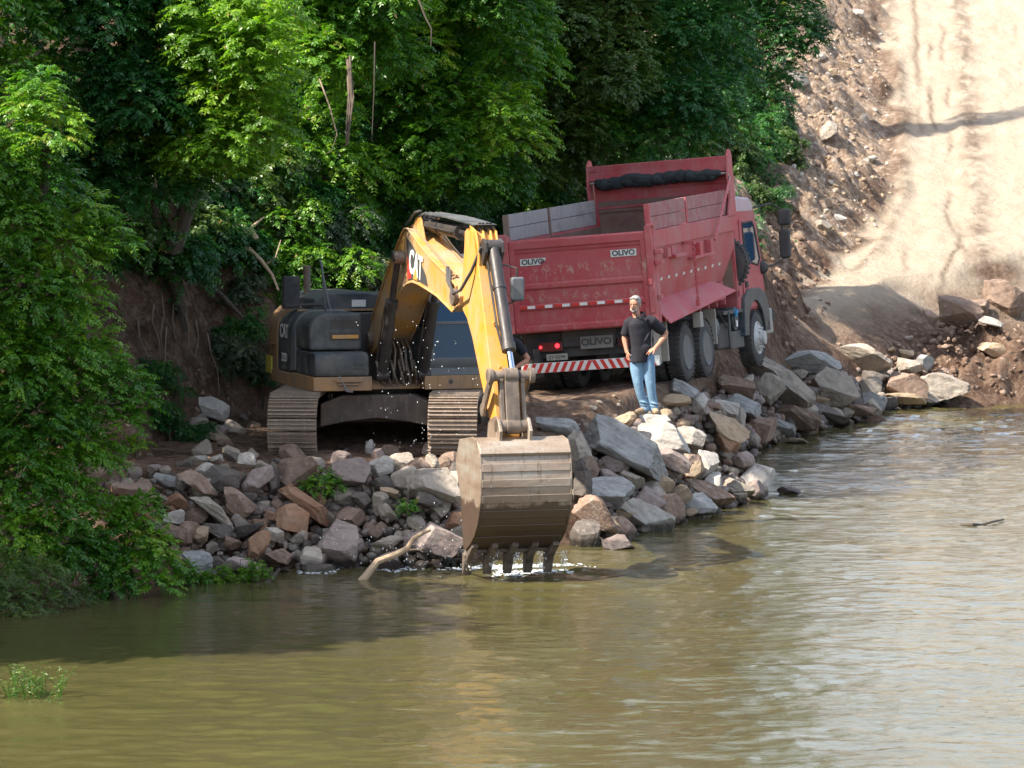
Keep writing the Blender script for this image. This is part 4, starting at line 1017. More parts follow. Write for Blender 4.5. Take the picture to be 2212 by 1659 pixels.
def head(mb, c, yaw, tilt):
    """c = centre of the head; face towards local -Y turned by yaw"""
    Mh = Matrix.Translation(c) @ Matrix.Rotation(yaw, 4, 'Z') @ Matrix.Rotation(tilt, 4, 'X')
    hm = MB(Mh)
    hm.ball((0, .012, .03), .098, 20, 14, (.80, 1.0, 1.0))
    hm.ball((0, -.015, -.03), .078, 16, 12, (.84, .95, 1.15))
    hm.ball((0, -.045, -.085), .040, 12, 8, (1, .8, .8))
    hm.tube([(0, -.088, .02), (0, -.108, -.02), (0, -.104, -.034)], [.010, .015, .012], 8)
    for s in (-1, 1):
        hm.ball((s * .080, .012, -.008), .026, 8, 6, (.35, .7, 1.25)); hm.ball((s * .032, -.075, .026), .017, 8, 6, (1.3, .6, .5))
    hm.tube([(-.026, -.088, -.055), (0, -.096, -.054), (.026, -.088, -.055)], .008, 6)
    mb.v += hm.v; b0 = len(mb.v) - len(hm.v); mb.f += [tuple(i + b0 for i in f) for f in hm.f]
    return Mh
# the man standing on the boulders
g1 = W(1386, 893, 60.6)
PE = thing('person', 'grey-haired man in dark polo shirt and blue jeans standing on the rocks, hand on hip', 'person', (g1.x, g1.y, g1.z), (0, 0, 0))
PE.scale = (1.06, 1.04, 1.04)
body = MB()
cap(body, [(-.075, .01, 1.50), (-.095, .0, 1.60)], [.062, .058])
Mh = head(body, Vector((-.105, -.015, 1.69)), R(-24), R(6))
body.tube([(.0, 0, .90), (-.01, 0, 1.05), (-.02, 0, 1.25), (-.03, 0, 1.42), (-.045, 0, 1.50)], [(.155, .11), (.15, .11), (.16, .115), (.175, .105), (.08, .07)], 18)
cap(body, [(-.19, 0, 1.43), (-.255, .04, 1.20), (-.262, .03, 1.15), (-.225, -.03, .95)], [.055, .046, .043, .030])
cap(body, [(.14, 0, 1.44), (.27, .06, 1.33), (.37, .09, 1.24), (.36, .07, 1.20), (.185, -.10, 1.0)], [.06, .052, .048, .046, .030])
hand(body, (-.222, -.035, .955), (.15, -.12, -1), (.8, .3, 0), .55, -1)
hand(body, (.190, -.10, 1.005), (-.80, -.34, -.30), (-.2, .55, -.9), .45, -1, .3)
cap(body, [(-.08, 0, .88), (-.045, -.02, .48), (.05, .03, .10)], [.085, .056, .042])
cap(body, [(.09, 0, .88), (.13, -.01, .47), (.19, .03, .10)], [.085, .056, .042])
bo_ = remeshed(body, 'body', skin_m, PE, .0062, 3)
sh = MB()
sh.tube([(.0, 0, .80), (.0, 0, .90), (-.01, 0, 1.05), (-.02, 0, 1.25), (-.03, .0, 1.40), (-.042, 0, 1.475), (-.055, 0, 1.51)], [(.195, .135), (.185, .135), (.172, .135), (.190, .14), (.205, .125), (.15, .10), (.085, .08)], 24)
sh.tube([(-.12, 0, 1.45), (-.20, .01, 1.40), (-.255, .035, 1.21)], [.085, .082, .072], 14)
sh.tube([(.06, 0, 1.46), (.15, 0, 1.43), (.27, .055, 1.32), (.335, .08, 1.27)], [.08, .092, .085, .072], 14)
sh.ball((.01, -.06, 1.0), .13, 14, 10, (1.1, .75, 1.1))
for (p_, q_, r_) in (((-.15, -.10, 1.30), (.02, -.125, 1.12), .018), ((.12, -.10, 1.28), (.02, -.13, 1.08), .016), ((-.12, -.11, 1.02), (.10, -.13, .94), .016), ((.16, -.03, 1.30), (.17, -.09, 1.02), .018), ((-.17, -.06, 1.16), (-.10, -.12, .98), .015)):
    sh.tube([p_, Vector(p_).lerp(Vector(q_), .5) + Vector((0, -.012, -.01)), q_], [r_ * .5, r_, r_ * .5], 8)
so_ = remeshed(sh, 'shirt', shirt_m, PE, .010, 2)
cl = MB().prism([(-.115, 1.545), (-.065, 1.46), (-.045, 1.47), (-.085, 1.555)], lambda u, v, t: Vector((u, t, v)), -.125, -.112)
cl.prism([(.02, 1.565), (-.055, 1.46), (-.035, 1.45), (.045, 1.54)], lambda u, v, t: Vector((u, t, v)), -.125, -.112)
cl.tube([(-.13, .0, 1.535), (-.10, .07, 1.55), (-.03, .08, 1.565), (.03, .03, 1.56), (.035, -.05, 1.54)], .022, 8)
cl.build('collar', shirt_m, PE, .004, True)
jn = MB()
jn.tube([(.0, 0, .98), (.0, 0, .88), (.0, 0, .80)], [(.17, .12), (.185, .13), (.18, .13)], 20)
cap(jn, [(-.085, 0, .86), (-.080, -.01, .68), (-.055, -.025, .48), (-.015, 0, .30), (.045, .03, .12), (.055, .03, .07)], [.105, .098, .078, .070, .064, .070])
cap(jn, [(.095, 0, .86), (.105, -.01, .68), (.130, -.02, .47), (.155, 0, .28), (.190, .03, .12), (.195, .03, .07)], [.105, .100, .080, .072, .066, .072])
for (x, y, z) in ((.03, .0, .17), (.19, 0, .15), (-.04, -.02, .42), (.135, -.02, .42), (.045, .02, .12), (.19, .02, .10)):
    jn.lathe((x, y, z), (.2, .1, 1), [(.0, -.02), (.073, -.006), (.073, .006), (0, .02)], 14)
remeshed(jn, 'jeans', jean_m, PE, .011, 2)
for (x, y, dx, dy) in ((.03, .02, -.13, -.15), (.20, .02, .03, -.20)):
    s_ = MB(); s_.tube([(x - dx * .4, y - dy * .4, .045), (x, y, .05), (x + dx * .5, y + dy * .5, .038), (x + dx, y + dy, .028)], [.038, .050, .048, .032], 12)
    s_.box((x + dx * .25, y + dy * .25, .008), (.08, .24, .02), Matrix.Rotation(math.atan2(dx, -dy), 3, 'Z'))
    remeshed(s_, 'shoe', shoe_m, PE, .009, 3)
hr = MB(Mh)
hr.ball((0, .026, .055), .102, 20, 14, (.83, .98, .88)); hr.ball((0, .055, .0), .085, 16, 10, (.93, .8, 1.1))
for s in (-1, 1): hr.ball((s * .068, -.005, .02), .032, 8, 6, (.5, .9, 1.2))
for k in range(10): hr.ball((-.045 + .011 * k, -.045 - .004 * (k % 3), .115 - .003 * abs(k - 5)), .022, 8, 6)
hro = remeshed(hr, 'hair', hair_m, PE, .007, 3)
bd = MB(Mh); bd.ball((0, -.05, -.082), .050, 14, 10, (1.15, .75, .72)); bd.tube([(-.058, -.02, -.035), (-.05, -.05, -.07), (0, -.082, -.10), (.05, -.05, -.07), (.058, -.02, -.035)], .014, 8)
bd.tube([(-.028, -.096, -.046), (0, -.106, -.042), (.028, -.096, -.046)], .007, 6)
remeshed(bd, 'beard', plain('white_beard', (.28, .24, .21), .9), PE, .006, 2)
gl = MB(Mh)
for s in (-1, 1):
    gl.tube([Vector((s * .033 + .024 * math.cos(2 * math.pi * j / 10), -.100, .022 + .016 * math.sin(2 * math.pi * j / 10))) for j in range(11)], .0028, 5, False)
    gl.tube([(s * .057, -.098, .026), (s * .082, .0, .022)], .0028, 5)
gl.tube([(-.009, -.102, .026), (.009, -.102, .026)], .0028, 5)
gl.build('glasses', M['rubber'], PE)
# the second man, mostly hidden behind the stick of the excavator
g2 = W(1092, 925, 61.2)
P2 = thing('person', 'man in dark shirt half hidden behind the yellow excavator stick, bare elbow sticking out', 'person', (g2.x, g2.y, float(H(g2.x, g2.y)) - .02), (0, 0, 0))
body = MB(); dz = -.02
cap(body, [(0, 0, 1.42), (0, -.02, 1.55)], [.062, .058])
Mh = head(body, Vector((0, -.06, 1.62)), R(10), R(28))
body.tube([(.0, 0, .88), (0, 0, 1.05), (0, 0, 1.25), (0, 0, 1.38), (0, 0, 1.46)], [(.155, .11), (.15, .11), (.165, .115), (.17, .105), (.08, .07)], 18)
cap(body, [(-.17, 0, 1.38), (-.30, .04, 1.20), (-.35, .04, 1.13), (-.16, -.08, 1.0)], [.058, .048, .045, .03])
cap(body, [(.17, 0, 1.38), (.30, .04, 1.20), (.36, .04, 1.12), (.34, .02, 1.08), (.17, -.09, .98)], [.058, .050, .048, .045, .031])
hand(body, (-.165, -.08, 1.0), (1, -.3, -.5), (.2, .5, -1), .5, 1, .2); hand(body, (.175, -.085, .98), (-1, -.3, -.45), (-.2, .5, -1), .5, -1, .2)
for s in (-1, 1): cap(body, [(s * .09, 0, .86), (s * .11, -.02, .46), (s * .12, .03, .09)], [.085, .056, .042])
remeshed(body, 'body', skin_m, P2, .0075, 3)
sh = MB()
sh.tube([(0, 0, .82), (0, 0, 1.05), (0, 0, 1.25), (0, 0, 1.36), (0, 0, 1.45)], [(.185, .135), (.175, .135), (.19, .14), (.20, .12), (.09, .08)], 22)
for s in (-1, 1): sh.tube([(s * .10, 0, 1.40), (s * .19, .01, 1.36), (s * .305, .04, 1.20)], [.08, .085, .072], 14)
remeshed(sh, 'shirt', shirt_m, P2, .012, 4)
jn = MB(); jn.tube([(0, 0, .95), (0, 0, .80)], [(.165, .12), (.18, .13)], 18)
for s in (-1, 1): cap(jn, [(s * .09, 0, .84), (s * .11, -.02, .46), (s * .12, .03, .09)], [.10, .075, .065])
remeshed(jn, 'trousers', plain('dark_trousers', (.035, .04, .05), .9), P2, .013, 2)
hr = MB(Mh); hr.ball((0, .026, .05), .102, 16, 12, (.83, .98, .9)); remeshed(hr, 'hair', plain('dark_hair', (.03, .025, .02), .8), P2, .009, 2)
for s in (-1, 1):
    s_ = MB(); s_.tube([(s * .12, .08, .045), (s * .12, .0, .05), (s * .13, -.17, .03)], [.038, .05, .032], 12); remeshed(s_, 'shoe', shoe_m, P2, .01, 2)
# ---------------------------------------------------------------- rocks
def ico(n):
    bm = bmesh.new(); bmesh.ops.create_icosphere(bm, subdivisions=n, radius=1)
    v = np.array([p.co[:] for p in bm.verts]); f = np.array([[q.index for q in t.verts] for t in bm.faces]); bm.free(); return v, f
ICO = {3: ico(4), 4: ico(5)}
def rock_mesh(seed, w, h, d, m, lod=4, planes=11, flat=None):
    r = np.random.RandomState(seed); v, f = ICO[lod]; v = v * 1.25
    for k in range(planes):
        n = r.normal(size=3); n /= np.linalg.norm(n); dd = r.uniform(.60, .92)
        if k < 3: n = np.eye(3)[k] * r.choice([-1, 1]) + r.normal(size=3) * .22; n /= np.linalg.norm(n); dd = r.uniform(.62, .8)
        s = v @ n; v = v - np.outer(np.maximum(s - dd, 0), n) * .97
    q = 3.1
    nz_ = .045 * vnoise(v[:, 0] * q + v[:, 2] * 2.3 + seed, v[:, 1] * q + v[:, 2] * 3.7, seed) + .028 * vnoise(v[:, 0] * 9 + v[:, 2] * 7, v[:, 1] * 9 - v[:, 2] * 8, seed + 1)
    v = v * (1 + nz_)[:, None]
    mx_ = np.abs(v).max(0); v = v / mx_ * np.array([w / 2, d / 2, h / 2])
    me = npmesh('rock', v, f, m, sm=True)
    me.set_sharp_from_angle(angle=R(28))
    return me
C8 = lambda x, y, w, h: (1152 + .466 * x, 728 + .466 * y, .466 * w, .466 * h)
C7 = lambda x, y, w, h: (182 + .3838 * x, 849 + .3838 * y, .3838 * w, .3838 * h)
CL = lambda x, y, w, h: (1637 + .329 * x, 546 + .329 * y, .329 * w, .329 * h)
C3 = lambda x, y, w, h: (1334 + .4386 * x, .4386 * y, .4386 * w, .4386 * h)
BIG = [
 (C8, 410, 515, 430, 190, 24, 'blue', 'big blue-grey slab with sunlit top leaning beside the bucket'),
 (C8, 130, 412, 190, 70, 4, 'blue', 'low blue-grey rock just behind the bucket top'),
 (C8, 205, 520, 120, 190, -12, 'grey', 'grey upright rock touching the right edge of the bucket'),
 (C8, 560, 405, 190, 80, -6, 'pale', 'pale flat sunlit rock in front of the standing man\'s feet'),
 (C8, 420, 395, 110, 60, -25, 'tan', 'small tan rock left of the standing man\'s shoes'),
 (C8, 600, 480, 210, 110, 8, 'pale', 'bleached sunlit boulder below the standing man'),
 (C8, 735, 480, 150, 120, 30, 'pale', 'pale boulder split by a shadow, right of the bleached one'),
 (C8, 905, 430, 210, 190, 32, 'tan', 'large orange-tan block at the bend of the rock pile'),
 (C8, 895, 325, 160, 60, 10, 'pale', 'white flat rock lying on top of the orange-tan block'),
 (C8, 690, 255, 120, 90, 28, 'blue', 'rounded blue-grey rock in front of the rear truck wheels'),
 (C8, 765, 310, 80, 90, -10, 'pale', 'small white pointed rock right of the standing man'),
 (C8, 640, 300, 140, 50, -4, 'tan', 'flat tan sunlit rock behind the standing man\'s ankles'),
 (C8, 960, 318, 190, 80, 10, 'blue', 'low blue-grey rock behind the white flat rock'),
 (C8, 935, 230, 160, 80, 14, 'brown', 'brown-grey rock on the crest before the truck\'s fuel tank'),
 (C8, 1125, 195, 300, 150, 36, 'grey', 'huge smooth grey slab leaning in front of the truck\'s front wheel'),
 (C8, 1085, 255, 120, 130, 40, 'grey', 'grey oval rock resting against the huge leaning slab'),
 (C8, 1370, 240, 240, 190, 22, 'grey', 'massive grey-brown angular boulder with dark hollow under it'),
 (C8, 1285, 105, 230, 80, 8, 'blue', 'flat blue-grey slab on top of the pile right of the truck'),
 (C8, 1565, 108, 270, 100, 9, 'grey', 'long flat-topped slab overhanging the pile near the brown heap'),
 (C8, 1585, 190, 110, 70, 0, 'dark', 'dark wedge rock under the long flat-topped slab'),
 (C8, 1565, 300, 110, 100, 3, 'blue', 'square blue-grey block standing at the waterline'),
 (C8, 1725, 240, 190, 130, 25, 'brown', 'triangular brown rock next to the big end block'),
 (C8, 1875, 235, 220, 130, 4, 'grey', 'big rectangular end block, the last rock before the brown heap'),
 (C8, 1826, 118, 95, 80, 15, 'blue', 'small blue-grey wedge on top of the end block'),
 (C8, 1740, 135, 120, 60, 5, 'grey', 'small grey flat stone left of the wedge on the end block'),
 (C8, 1245, 380, 240, 120, 30, 'brown', 'brown sloping slab running down to the water, wedge shaped'),
 (C8, 1360, 358, 190, 70, 24, 'dark', 'dark thin slab sliding into the water below the massive boulder'),
 (C8, 1140, 410, 170, 80, 26, 'blue', 'blue-grey rock left of the brown sloping slab'),
 (C8, 1060, 425, 130, 140, 25, 'brown', 'brown rounded rock at the waterline right of the orange-tan block'),
 (C8, 1190, 485, 150, 28, 4, 'tan', 'flat wet tan rock barely above the water'),
 (C8, 965, 575, 110, 100, 20, 'pink', 'grey-pink rock on the tip of the pile'),
 (C8, 1042, 668, 130, 150, 32, 'pale', 'bright white rock at the outermost tip by the water'),
 (C8, 945, 705, 140, 90, 14, 'grey', 'dark-sided grey rock left of the bright white tip rock'),
 (C8, 1195, 716, 100, 36, 4, 'pink', 'lone pinkish rock poking out of the water off the tip'),
 (C8, 650, 580, 210, 130, 22, 'pink', 'speckled pinkish slab in the middle of the sunlit pile'),
 (C8, 790, 600, 110, 130, 20, 'pale', 'white and grey rock in the middle of the tip of the pile'),
 (C8, 835, 668, 80, 90, -5, 'pale', 'white upright stone left of the grey tip rocks'),
 (C8, 820, 725, 260, 120, 22, 'brown', 'broad brown rock low on the sunlit pile'),
 (C8, 755, 790, 160, 110, -14, 'blue', 'blue-grey rock with white sunlit top near the waterline'),
 (C8, 615, 790, 160, 150, 20, 'brown', 'dark rust-brown rock above the pale triangular one'),
 (C8, 525, 775, 130, 140, 35, 'pink', 'pink-grey leaning rock between blue and rust-brown rocks'),
 (C8, 505, 830, 250, 160, 24, 'pale', 'pale triangular slab sloping into the river'),
 (C8, 320, 720, 230, 120, 6, 'blue', 'blue-white slab right of the bucket middle'),
 (C8, 290, 815, 210, 150, 20, 'brown', 'brown-grey boulder right of the bucket bottom'),
 (C8, 255, 920, 140, 170, 28, 'dark', 'dark triangular rock beside the bucket teeth'),
 (C8, 420, 890, 140, 120, 20, 'brown', 'wet brown rock just above the waterline'),
 (C8, 385, 965, 130, 72, -8, 'pink', 'small pink-white rock standing at the waterline'),
 (C8, 345, 650, 100, 60, 10, 'pink', 'small pinkish stone below the big blue-grey slab'),
 (C8, 440, 660, 130, 80, 25, 'grey', 'grey pointed stone under the big blue-grey slab'),
 (C8, 580, 670, 130, 80, 8, 'tan', 'tan wedge stone below the speckled slab'),
 (C8, 910, 480, 110, 110, 30, 'orange', 'rusty orange face stone under the orange-tan block'),
 (C8, 1250, 270, 130, 100, 14, 'dark', 'dark grey stone left of the massive boulder'),
 (C8, 1330, 265, 110, 90, 10, 'tan', 'tan stone wedged left of the massive boulder'),
 (C8, 1700, 290, 190, 50, 8, 'tan', 'low tan rock at the waterline right of the square block'),
 (C8, 1500, 340, 180, 60, 14, 'brown', 'low reddish rock in the water left of the square block'),
 (C8, 250, 620, 90, 110, 20, 'brown', 'reddish brown stone squeezed beside the bucket'),
 (C8, 220, 690, 80, 190, 10, 'dark', 'dark brown stone in the shadow of the bucket'),
 (C7, 1235, 615, 290, 130, 30, 'orange', 'orange rock slab with a glowing upper edge, left pile'),
 (C7, 1190, 715, 220, 180, 20, 'orange', 'large rust-orange block below the glowing slab'),
 (C7, 1435, 830, 240, 240, 8, 'pink', 'biggest pink boulder at the foot of the left pile'),
 (C7, 965, 860, 140, 160, 14, 'orange', 'small bright orange-brown block low on the left pile'),
 (C7, 715, 655, 270, 120, 35, 'grey', 'long grey slab slanting down to the right, left pile'),
 (C7, 870, 630, 220, 170, 30, 'brown', 'brown block right of the long slanting slab'),
 (C7, 630, 500, 240, 120, 30, 'brown', 'brown slab pointing down above the long slanting slab'),
 (C7, 800, 490, 210, 140, 0, 'dark', 'dark grey mottled boulder near the top of the left pile'),
 (C7, 975, 490, 140, 180, 25, 'pink', 'pinkish white pointed rock left of the striped dark one'),
 (C7, 1068, 490, 80, 170, 5, 'dark', 'narrow dark striped rock, left pile'),
 (C7, 1185, 450, 220, 160, 8, 'brown', 'large plain brown boulder under the excavator\'s left track'),
 (C7, 1480, 440, 220, 180, 10, 'pink', 'rounded pink-brown boulder in front of the gap between the tracks'),
 (C7, 1670, 425, 120, 90, -8, 'pale', 'white rounded rock near the right track'),
 (C7, 1960, 520, 310, 210, 12, 'grey', 'big speckled grey boulder left of the bucket'),
 (C7, 1655, 620, 100, 120, 0, 'grey', 'angular grey rock right of the green sprig'),
 (C7, 1565, 600, 120, 110, 25, 'dark', 'dark grey angular rock beside the green sprig'),
 (C7, 1730, 560, 120, 60, 18, 'tan', 'small flat tan stone left of the speckled boulder'),
 (C7, 1920, 605, 180, 90, 14, 'dark', 'dark flat stone under the speckled boulder'),
 (C7, 640, 955, 190, 110, 5, 'blue', 'smooth blue-grey rock at the waterline, left end'),
 (C7, 715, 1030, 170, 70, 8, 'blue', 'lower blue-grey rock touching the water, left end'),
 (C7, 880, 970, 250, 100, 10, 'pink', 'purple-brown rounded rock at the waterline'),
 (C7, 1272, 945, 110, 130, 0, 'grey', 'small grey peaked rock rising from the water'),
 (C7, 1095, 925, 180, 120, 14, 'brown', 'rusty wet rock beside the small grey peak'),
 (C7, 930, 765, 210, 80, -20, 'dark', 'thin dark slab tilting up to the right, left pile'),
 (C7, 765, 775, 180, 80, 12, 'dark', 'flat dark slab under the long slanting slab'),
 (C7, 825, 840, 110, 80, 14, 'brown', 'brown wedge left of the bright orange-brown block'),
 (C7, 1075, 800, 130, 90, 18, 'grey', 'grey block right of the bright orange-brown one'),
 (C7, 650, 800, 90, 90, 10, 'tan', 'small tan cube-like rock, left pile'),
 (C7, 520, 790, 190, 110, 20, 'brown', 'brown boulder near the green bush, left pile'),
 (C7, 505, 705, 110, 90, 5, 'pale', 'whitish lumpy stone above the brown boulder by the bush'),
 (C7, 295, 570, 260, 150, 18, 'brown', 'broad brown mound-like rock at the far left of the pile'),
 (C7, 510, 610, 140, 90, -8, 'orange', 'orange-brown crumbly stone on the left pile'),
 (C7, 460, 485, 130, 80, 10, 'blue', 'bluish dark stone high on the left pile'),
 (C7, 710, 85, 200, 120, 12, 'pale', 'big white rock against the earth cliff left of the excavator'),
 (C7, 745, 250, 150, 90, 14, 'tan', 'tan rock in the small heap behind the left track'),
 (C7, 640, 160, 130, 70, -10, 'grey', 'grey stone below the big white rock by the cliff'),
 (C7, 830, 200, 150, 90, 10, 'grey', 'rounded grey stone left of the excavator\'s left track'),
 (C7, 2000, 825, 270, 170, 12, 'pink', 'wet purple-pink boulder splashed by water'),
 (C7, 2085, 725, 100, 110, 14, 'orange', 'orange stone just left of the bucket'),
 (C7, 1720, 835, 180, 70, -4, 'grey', 'flat wet grey stone behind the driftwood branch'),
 (C7, 1215, 815, 100, 70, 4, 'grey', 'small grey stone between orange block and pink boulder'),
 (C7, 1600, 310, 60, 100, 0, 'pale', 'small upright white stone beneath the excavator'),
 (C7, 1650, 345, 80, 70, 10, 'pink', 'small pinkish stone beneath the excavator'),
 (C7, 105, 455, 150, 70, 0, 'brown', 'low brown boulder at the foot of the earth cliff'),
 (CL, 1310, 390, 240, 170, 15, 'brown', 'big brown earth-covered boulder on the heap at the right'),
 (CL, 1600, 285, 240, 210, 8, 'brown', 'pointed brown boulder crowning the heap at the right edge'),
 (CL, 1130, 430, 100, 80, 2, 'brown', 'small square brown block at the left of the brown heap'),
 (CL, 1510, 455, 160, 60, 14, 'pale', 'whitish flat stone in the brown heap'),
 (CL, 1540, 640, 150, 100, 20, 'tan', 'tan stone half buried in the brown heap'),
 (CL, 1450, 355, 120, 90, 0, 'brown', 'dark brown lump between the two big heap boulders'),
 (CL, 990, 562, 60, 30, 4, 'grey', 'small grey stone on the brown berm'),
 (CL, 970, 665, 80, 45, 4, 'tan', 'small sunlit tan stone above the long flat-topped slab'),
 (CL, 1720, 270, 70, 60, 0, 'pink', 'pinkish stone at the right picture edge on the heap'),
 (C3, 885, 395, 120, 60, 8, 'pale', 'big white rock high on the rubble slope'),
 (C3, 1000, 280, 50, 40, 0, 'pale', 'small white stone above the big white rock on the slope'),
 (C3, 1043, 650, 80, 100, 25, 'grey', 'tall grey-white rock halfway down the rubble slope'),
 (C3, 1100, 1080, 80, 40, 5, 'pale', 'pale rock low on the rubble slope'),
 (C3, 1245, 785, 70, 30, -10, 'pale', 'flat pale stone near the ramp edge'),
 (C3, 1055, 360, 50, 40, 0, 'tan', 'round tan clod right of the big white slope rock'),
 (C3, 1010, 1115, 90, 60, 15, 'grey', 'grey rock at the foot of the rubble slope'),
 (C3, 1190, 70, 70, 40, 10, 'pale', 'pale stone at the top of the rubble slope'),
]
for i, (cs, x, y, w, h, tilt, mt, lab) in enumerate(BIG):
    px, py, pw, ph = cs(x, y, w, h)
    p = hit(px, py + ph * .15, .02)
    s = p.y / FP
    d = .5 * (pw + ph) * s * (1.0 if cs is not C3 else 1.1)
    c = W(px, py, p.y - (.05 if cs is C3 else .30) * d)
    if abs(tilt) > 8:
        t_ = R(abs(tilt)); pw2 = max((pw - ph * math.sin(t_) * .5) / math.cos(t_), pw * .9); ph2 = ph * (1 - .35 * math.sin(t_ * 2)) if ph < pw else ph
    else: pw2, ph2 = pw, ph
    o = link('rock', rock_mesh(100 + i, pw2 * s * (1.40 if cs is CL else 1.32 if cs is C8 else 1.22), ph2 * s * (1.45 if cs is CL else 1.36 if cs is C8 else 1.25), d * 1.15, RK[mt]))
    o.location = c; o.rotation_euler = (R(random.Random(i).uniform(-12, 12) - (22 if cs is C8 else 8)), R(tilt), R(random.Random(i).uniform(-14, 14)))
    tag(o, lab, 'rock', 'boulders of the rock fill' if cs in (C7, C8) else 'rocks on the dirt slopes and heaps')
# smaller stones filling the pile
SM = {}
def inpoly(x, y, P_):
    r = False; j = len(P_) - 1
    for i in range(len(P_)):
        if (P_[i][1] > y) != (P_[j][1] > y) and x < (P_[j][0] - P_[i][0]) * (y - P_[i][1]) / (P_[j][1] - P_[i][1]) + P_[i][0]: r = not r
        j = i
    return r
ZONES = [
 ('left_top', [(225, 1010), (420, 985), (700, 985), (1000, 995), (1000, 1040), (620, 1050), (240, 1060)], 26, (24, 58), ['grey', 'brown', 'pink', 'grey', 'pale', 'dark'], 'rubble stone along the top of the left rock pile'),
 ('under', [(565, 975), (1040, 975), (1040, 1015), (565, 1015)], 12, (44, 74), ['brown', 'pink', 'grey', 'brown', 'pale'], 'rubble stone right in front of the excavator tracks'),
 ('left_mid', [(230, 1050), (1005, 1040), (1010, 1150), (350, 1150)], 30, (26, 66), ['brown', 'grey', 'dark', 'pink', 'brown', 'orange'], 'rubble stone in the middle of the left rock pile'),
 ('left_low', [(340, 1150), (1010, 1150), (1010, 1215), (660, 1235), (420, 1240), (370, 1200)], 26, (24, 60), ['dark', 'brown', 'grey', 'pink', 'brown'], 'rubble stone low on the left rock pile near the water'),
 ('behind', [(400, 900), (470, 880), (558, 905), (558, 985), (400, 985)], 10, (26, 52), ['grey', 'pink', 'grey', 'brown'], 'stone in the small heap left of the excavator track'),
 ('right_top', [(1330, 880), (1450, 860), (1640, 810), (1760, 790), (1790, 830), (1600, 880), (1500, 910), (1340, 905)], 18, (18, 44), ['grey', 'tan', 'brown', 'grey', 'pink'], 'rubble stone along the crest of the right rock pile'),
 ('right_face', [(1260, 1010), (1380, 980), (1480, 900), (1600, 1010), (1640, 1060), (1500, 1110), (1400, 1150), (1270, 1180), (1240, 1100)], 26, (24, 60), ['grey', 'brown', 'pale', 'pink', 'grey', 'tan'], 'rubble stone on the face of the right rock pile'),
 ('right_back', [(1560, 880), (1760, 830), (2050, 820), (2060, 860), (1860, 890), (1700, 930), (1630, 955)], 16, (22, 52), ['grey', 'brown', 'dark', 'grey'], 'rubble stone at the far end of the right rock pile'),
 ('slope', [(1660, 190), (1830, 90), (1900, 120), (1925, 330), (1890, 480), (1800, 560), (1720, 430)], 8, (8, 24), ['tan', 'pale', 'grey', 'tan', 'pink'], 'pale stone scattered on the sunlit rubble slope'),
 ('heap', [(1700, 745), (1900, 700), (2000, 680), (2200, 700), (2200, 830), (2080, 800)], 4, (8, 26), ['brown', 'tan', 'brown', 'grey'], 'small clod or stone on the brown earth heap'),
 ('yard', [(1150, 900), (1330, 850), (1340, 880), (1250, 910)], 4, (8, 20), ['brown', 'grey', 'tan'], 'small stone on the dirt between excavator and truck'),
]
for zi, (zn, poly, cnt, (s0, s1_), mats, lab) in enumerate(ZONES):
    rg = random.Random(500 + zi); done = []; tries = 0
    x0 = min(p[0] for p in poly); x1 = max(p[0] for p in poly); y0 = min(p[1] for p in poly); y1 = max(p[1] for p in poly)
    while len(done) < cnt and tries < 3000:
        tries += 1
        x = rg.uniform(x0, x1); y = rg.uniform(y0, y1)
        if not inpoly(x, y, poly): continue
        sz = s0 + (s1_ - s0) * rg.random()**1.6
        if any(math.hypot(x - a, (y - b_) * 1.5) < .36 * (sz + c_) for a, b_, c_ in done): continue
        done.append((x, y, sz))
        mt = rg.choice(mats); var = rg.randrange(5)
        if (mt, var) not in SM:
            rr = random.Random(zi * 31 + var)
            SM[(mt, var)] = rock_mesh(900 + len(SM) * 7 + var, 1.15, rr.uniform(.6, .95), rr.uniform(.8, 1.1), RK[mt], 3, 10)
        o = link('rock', SM[(mt, var)])
        p = hit(x, y, .02); s = 1.2 * sz * p.y / FP
        o.location = p + Vector((0, -.1 * s, 0)); o.scale = (s, s, s)
        o.rotation_euler = (rg.uniform(-.5, .5), rg.uniform(-.6, .6), rg.uniform(0, 6.28))
        big = 'larger' if sz > .5 * (s0 + s1_) else 'small'
        col = {'grey': 'grey', 'blue': 'blue-grey', 'brown': 'brown', 'orange': 'rusty orange', 'pink': 'pinkish', 'pale': 'whitish', 'tan': 'tan', 'dark': 'dark'}[mt]
        tag(o, f'{big} {col} {lab}', 'stone', f'{big} {col} {lab}s'.replace('stones along', 'stones along'))

